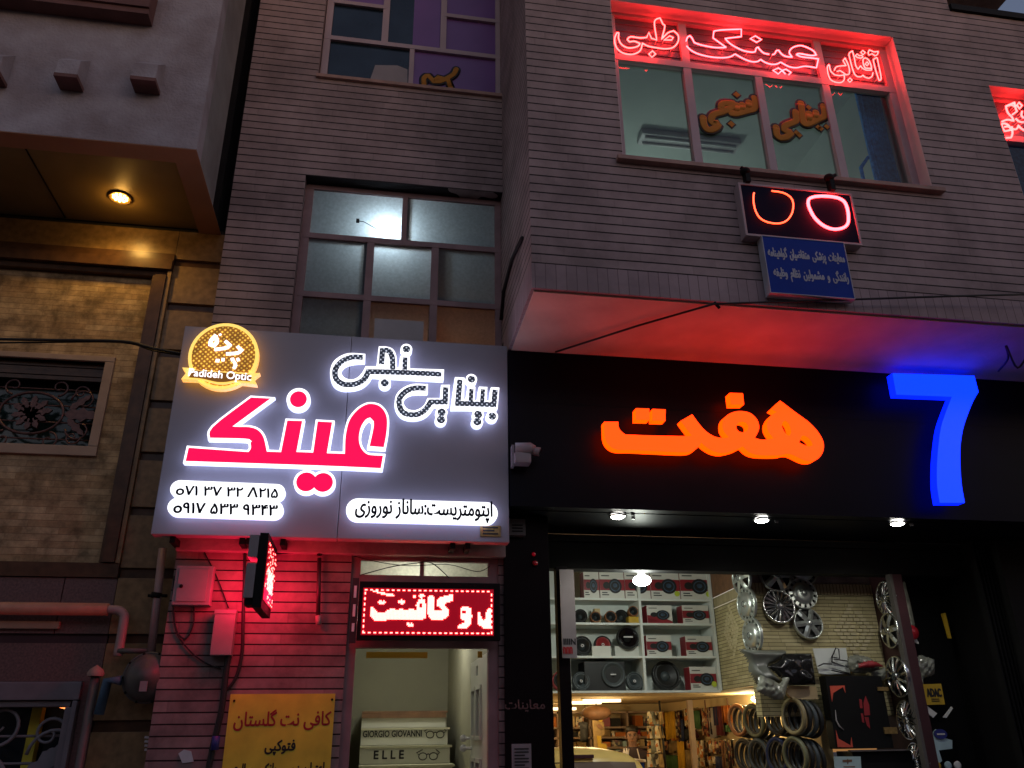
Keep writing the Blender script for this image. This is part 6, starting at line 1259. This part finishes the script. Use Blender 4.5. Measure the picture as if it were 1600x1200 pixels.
# shopkeeper
def person():
    c = at(988, 1150, 10.65); X, Y = c.x, 10.65; top = at(988, 1134, 10.65).z; s = .232 / .232
    t = thing('person', 'shopkeeper in a dark tracksuit top with pale stripes behind the white topped counter', 'person', (X, Y, 0))
    sk_ = {}; bm_v, bm_e, rad = [], [], []
    def V(n, x, y, z, r, par=None):
        sk_[n] = len(bm_v); bm_v.append((x, y, z)); rad.append(r)
        if par: bm_e.append((sk_[par], sk_[n]))
    H = top; k = H / 1.72
    V('pel', 0, 0, .95 * k, (.15, .11)); V('wai', 0, 0, 1.08 * k, (.14, .10), 'pel'); V('che', 0, 0, 1.28 * k, (.165, .115), 'wai'); V('sho', 0, 0, 1.40 * k, (.13, .09), 'che'); V('nek', 0, -.01, 1.47 * k, (.045, .047), 'sho'); V('jaw', .0, -.025, 1.535 * k, (.055, .07), 'nek'); V('hed', 0, -.02, 1.60 * k, (.077, .092), 'jaw'); V('crn', 0, -.01, 1.665 * k, (.07, .085), 'hed')
    for sx, q in ((-1, 'l'), (1, 'r')):
        V(q + 's', sx * .19, 0, 1.375 * k, (.062, .062), 'sho'); V(q + 'e', sx * .25, -.03, 1.12 * k, (.048, .048), q + 's'); V(q + 'w', sx * .20, -.20, .98 * k, (.032, .028), q + 'e'); V(q + 'p', sx * .175, -.27, .965 * k, (.034, .018), q + 'w')
        for f, (dx, ln) in enumerate(((-.030, .075), (-.010, .085), (.010, .080), (.028, .065))): V(q + 'f%da' % f, sx * .175 + dx, -.305, .962 * k, (.010, .009), q + 'p'); V(q + 'f%db' % f, sx * .175 + dx, -.305 - ln * .6, .952 * k, (.009, .008), q + 'f%da' % f)
        V(q + 'ta', sx * .175 - sx * .045, -.25, .96 * k, (.011, .010), q + 'p'); V(q + 'tb', sx * .175 - sx * .06, -.285, .952 * k, (.009, .008), q + 'ta')
        V(q + 'h', sx * .09, 0, .86 * k, (.088, .09), 'pel'); V(q + 'k', sx * .10, -.01, .48 * k, (.058, .06), q + 'h'); V(q + 'a', sx * .10, .01, .09 * k, (.04, .042), q + 'k'); V(q + 't', sx * .11, -.15, .05, (.04, .03), q + 'a')
    me = bpy.data.meshes.new('body'); me.from_pydata(bm_v, bm_e, []); ob = bpy.data.objects.new('body', me); COL.objects.link(ob)
    ob.modifiers.new('skin', 'SKIN')
    for i, d in enumerate(me.skin_vertices[0].data): d.radius = rad[i]; d.use_root = i == 0
    ss = ob.modifiers.new('sub', 'SUBSURF'); ss.levels = 2; ss.render_levels = 2
    dg = bpy.context.evaluated_depsgraph_get(); m2 = bpy.data.meshes.new_from_object(ob.evaluated_get(dg)); bpy.data.objects.remove(ob); m2.name = 'body'
    for n_ in ('skin', 'jacket', 'cloth_black'): m2.materials.append(M[n_])
    for p in m2.polygons:
        z = p.center.z / k; p.use_smooth = True
        p.material_index = 0 if z > 1.475 or p.center.y < -.215 else (1 if z > .93 else 2)
    ob = bpy.data.objects.new('body', m2); COL.objects.link(ob); ob.parent = t; ob.rotation_euler = (0, 0, R(-12)); t.rotation_euler = (0, 0, R(-6))
    def sub(mb, n_, mt): o_ = mb.build(n_, mt); o_.parent = ob; return o_
    m = MB(); m.ball((0, .012, 1.672 * k), .080, .092, .058, 10)
    for i in range(14): a = i * .45; m.ball((.062 * math.cos(a), .06 * math.sin(a) + .03, (1.672 + .02 * math.sin(i * 3)) * k), .026, .026, .026, 5)
    sub(m, 'hair', 'hair')
    m = MB(); [m.ball((sx * .031, -.108, 1.605 * k), .011, .006, .006, 6) for sx in (-1, 1)]; [m.tube([(sx * .015, -.112, 1.623 * k), (sx * .05, -.10, 1.625 * k)], .005, n=5) for sx in (-1, 1)]; sub(m, 'eyes', 'hair')
    m = MB(); m.tube([(0, -.108, 1.60 * k), (0, -.128, 1.575 * k), (0, -.108, 1.568 * k)], [.008, .013, .010], n=7); [m.ball((sx * .082, 0, 1.59 * k), .012, .02, .03, 6) for sx in (-1, 1)]; sub(m, 'nose_and_ears', 'skin')
    m = MB(); m.tube([(-.024, -.098, 1.545 * k), (0, -.104, 1.544 * k), (.024, -.098, 1.545 * k)], .005, n=5); sub(m, 'mouth', 'copper')
    m = MB(); [m.tube([(sx * .05, -.075, 1.455 * k), (sx * .075, -.118, 1.33 * k), (sx * .08, -.118, 1.10 * k)], .008, n=5) for sx in (-1, 1)]; m.tube([(-.2, .0, 1.40 * k), (-.25, -.03, 1.25 * k), (-.295, -.04, 1.13 * k)], .008, n=5); m.tube([(.205, .0, 1.40 * k), (.25, -.03, 1.25 * k), (.295, -.04, 1.13 * k)], .008, n=5); sub(m, 'jacket_stripes', 'jacket_white')
person()
t = thing('hanging_packets', 'string of shiny clear packets hanging right beside the shopkeeper', 'packets', tuple(at(1020, 1140, 9.8)))
rnd = random.Random(5)
for i in range(16):
    p = at(1014 + (i % 4) * 6, 1112 + (i // 4) * 22, 9.8 + .05 * (i % 3)); m = MB(); wq = .05
    m.add([(p.x - wq * .5, p.y, p.z - .14), (p.x + wq * .6, p.y - .02, p.z - .13), (p.x + wq * .4, p.y, p.z), (p.x - wq * .6, p.y - .015, p.z), (p.x - wq * .5, p.y + .02, p.z - .14), (p.x + wq * .6, p.y + .02, p.z - .13)], [(0, 1, 2, 3), (4, 5, 2, 3), (0, 4, 5, 1)]); m.build('packet', ['pack_white', 'plastic_bag', 'pack_white', 'cloth_tan'][i % 4], t)
MB().tube([tuple(at(1030, 1095, 9.85)), tuple(at(1043, 1230, 9.85))], .012, n=6).build('dark_pole', 'cable_black', label='dark slanting pole beside the hanging clear packets', cat='pole')

# ================================================================== solid little car standing in for one mirrored in the shop glass
def car():
    c = at(907, 1176, 8.0); zt = at(900, 1167, 8.35).z; X = c.x; s = zt / 1.45
    t = thing('mirrored_car', 'solid yellowish car standing in for one mirrored in the shop glass, only its roof showing', 'car', (X, 8.8, 0)); W = .74
    prof = [(7.78, .55, .62, .50), (7.76, .78, .68, .60), (7.80, .95, .70, .78)]
    secs = []   # y, list of (x,z) half section
    def sec(y, zr, wr, zb=.9): return [(y, x, z) for x, z in ((0, zr), (wr * .45, zr - .008), (wr * .8, zr - .04), (wr, zr - .11), (W * .97, zb), (W, zb - .15), (W * .98, .35), (W * .9, .22), (0, .22))]
    L_ = [sec(7.74, .62, .60, .58), sec(7.76, .92, .60, .86), sec(7.82, 1.02, .62), sec(7.98, 1.36, .60), sec(8.08, 1.43, .585), sec(8.5, 1.45, .58), sec(8.9, 1.42, .57), sec(9.15, 1.30, .57), sec(9.45, .98, .62), sec(9.80, .80, .62, .75), sec(9.85, .55, .6, .52)]
    m = MB(); vs = []
    for q in L_:
        half = [(X + x, y, z * s) for y, x, z in q]; vs += half + [(X - x, y, z * s) for y, x, z in q[1:-1]][::-1]
    n = 16; fs = []
    for i in range(len(L_) - 1):
        for k in range(n): fs.append((i * n + k, i * n + (k + 1) % n, (i + 1) * n + (k + 1) % n, (i + 1) * n + k))
    fs += [tuple(range(n))[::-1], tuple(range((len(L_) - 1) * n, len(L_) * n))]
    m.add(vs, fs, 0, True).build('body', 'car_yellow', t)
    g = lambda y, x, z: (X + x, y, z * s)
    m = MB(); m.add([g(7.815, -.56, 1.02), g(7.815, .56, 1.02), g(7.952, .50, 1.325), g(7.94, .25, 1.335), g(7.94, -.25, 1.335), g(7.952, -.50, 1.325)], [(0, 1, 2, 3, 4, 5)]); m.build('rear_window', 'car_glass', t)
    m = MB(); m.box(X - .115, X + .115, 7.955, 7.975, 1.362 * s, 1.392 * s); m.build('high_brake_light', 'maroon_paint', t, bevel=.004)
    m = MB(); m.add([g(7.805, -.36, 1.05), g(7.805, -.22, 1.05), g(7.928, -.30, 1.325), g(7.93, -.40, 1.32)], [(0, 1, 2, 3)]); m.add([g(7.805, -.18, 1.05), g(7.805, -.06, 1.05), g(7.926, -.17, 1.328), g(7.93, -.26, 1.325)], [(0, 1, 2, 3)]); m.build('window_sticker', 'yellow_pack', t)
    for sx in (-1, 1): MB().box(X + sx * .60 - .08, X + sx * .60 + .08, 7.735, 7.79, .72, .9).build('tail_light', 'reflector_red', t, bevel=.01)
    for sx in (-1, 1):
        for y in (8.15, 9.45):
            w_ = MB().lathe([(.20, -.08), (.28, -.08), (.29, 0), (.28, .08), (.20, .08)], (X + sx * .68, y, .29), 'x', 24).build('wheel', 'tyre', t); MB().lathe([(.20, -.085 * 1), (.05, -.09), (.001, -.09)], (X + sx * .68, y, .29), 'x', 18).build('rim', 'hubcap_silver', w_)
    for sx in (-1, 1): m = MB(); m.add([(X + sx * .60, 8.15, 1.30 * s), (X + sx * .60, 8.9, 1.28 * s), (X + sx * .745, 9.2, .93 * s), (X + sx * .745, 7.98, .95 * s)], [(0, 1, 2, 3)]); m.build('side_window', 'car_glass', t)
car()

# ================================================================== goods in the dark display at the right
F8 = ((1200, 780), 4.0)
t = thing('packed_mirror', 'pale pack with a round red disc hanging in the dark display at the right', 'packet', tuple(at(1420, 940, 7.3)))
crumple('pack', [(820, 565), (865, 508), (880, 560), (930, 800), (880, 820), (855, 740)], *F8, 7.30, .02, .012, 24, 'plastic_bag', parent=t, seed=14); p = at(1425, 988, 7.28); MB().lathe([(.001, -.02), (.06, -.016), (.07, 0), (.06, .012)], tuple(p), 'y', 24).build('red_reflector', 'reflector_red', t); pprism('tip', [(890, 850), (930, 870), (945, 905), (920, 895)], *F8, 7.30, .02, 'white_card', parent=t)
crumple('bagged_part', [(915, 1040), (955, 975), (1000, 985), (1050, 1000), (1050, 1090), (985, 1120), (985, 1160), (960, 1150), (950, 1090)], *F8, 7.30, .03, .015, 30, 'plastic_bag', None, 'small bagged part with a reddish label above the yellow packet in the dark display', 'packet', seed=15)
t = thing('yellow_packet', 'bright yellow packet with black capitals hanging in the dark display at the right', 'packet', tuple(at(1460, 1085, 7.28))); G6 = ((1250, 1000), 5.714)
pprism('pack', [(1095, 395), (1260, 390), (1295, 575), (1130, 580)], *G6, 7.27, .02, 'yellow_pack', parent=t); m = MB(); pletters(m, 'ADAC', (1250 + 1140 / 5.714, 1000 + 505 / 5.714), (1250 + 1252 / 5.714, 1000 + 435 / 5.714), 7.267, bold=.05)
a = at(1250 + 1150 / 5.714, 1000 + 545 / 5.714, 7.267); [m.box(a.x + .03, a.x + .11, 7.265, 7.268, a.z - .004 + k * .018, a.z + .003 + k * .018) for k in (0, 1)]; m.build('lettering', 'ink_black', t)
pprism('silver_pack', [(1080, 590), (1110, 570), (1225, 655), (1190, 695), (1090, 610)], *G6, 7.29, .02, 'white_card', 'white folded leaflet sticking out under the yellow packet', 'leaflet'); pprism('silver_pack', [(1355, 595), (1365, 610), (1310, 695), (1285, 690)], *G6, 7.29, .02, 'white_card', 'thin white strip right of the leaflet under the yellow packet', 'leaflet')
t = thing('teal_blister_pack', 'pale teal blister pack with a blue oval badge low in the dark display', 'packet', tuple(at(1470, 1150, 7.28))); pprism('card', [(1145, 900), (1215, 795), (1235, 860), (1360, 895), (1360, 970), (1240, 985), (1270, 1080), (1190, 1140), (1160, 960)], *G6, 7.285, .015, 'paper_teal', parent=t)
c = at(1250 + 1255 / 5.714, 1000 + 840 / 5.714, 7.275); MB().prism(circ(c.x, c.z, .065, .042, 22), 7.272, 7.283).build('badge', 'blue_logo', t); m = MB(); m.box(c.x - .04, c.x + .04, 7.268, 7.271, c.z - .006, c.z + .006); m.build('lettering', 'white_card', t)
for k, (u, v) in enumerate(((1225, 1125), (1320, 1120), (1405, 1118))): c = at(1250 + u / 5.714, 1000 + v / 5.714, 7.29); MB().lathe([(.03, .01), (.036, -.006), (.02, -.01), (.001, -.01)], tuple(c), 'y', 20).build('round_badge', ['yellow_pack', 'paper_teal', 'white_card'][k], label=['yellow', 'teal', 'white'][k] + ' round badge in the row at the bottom of the dark display', cat='badge', group='round badges in the dark display')
pprism('yellow_strip', [(1088, 715), (1110, 710), (1148, 870), (1130, 868)], *F8, 7.35, .02, 'yellow_pack', 'narrow yellow strip high in the dark display at the right', 'packet')
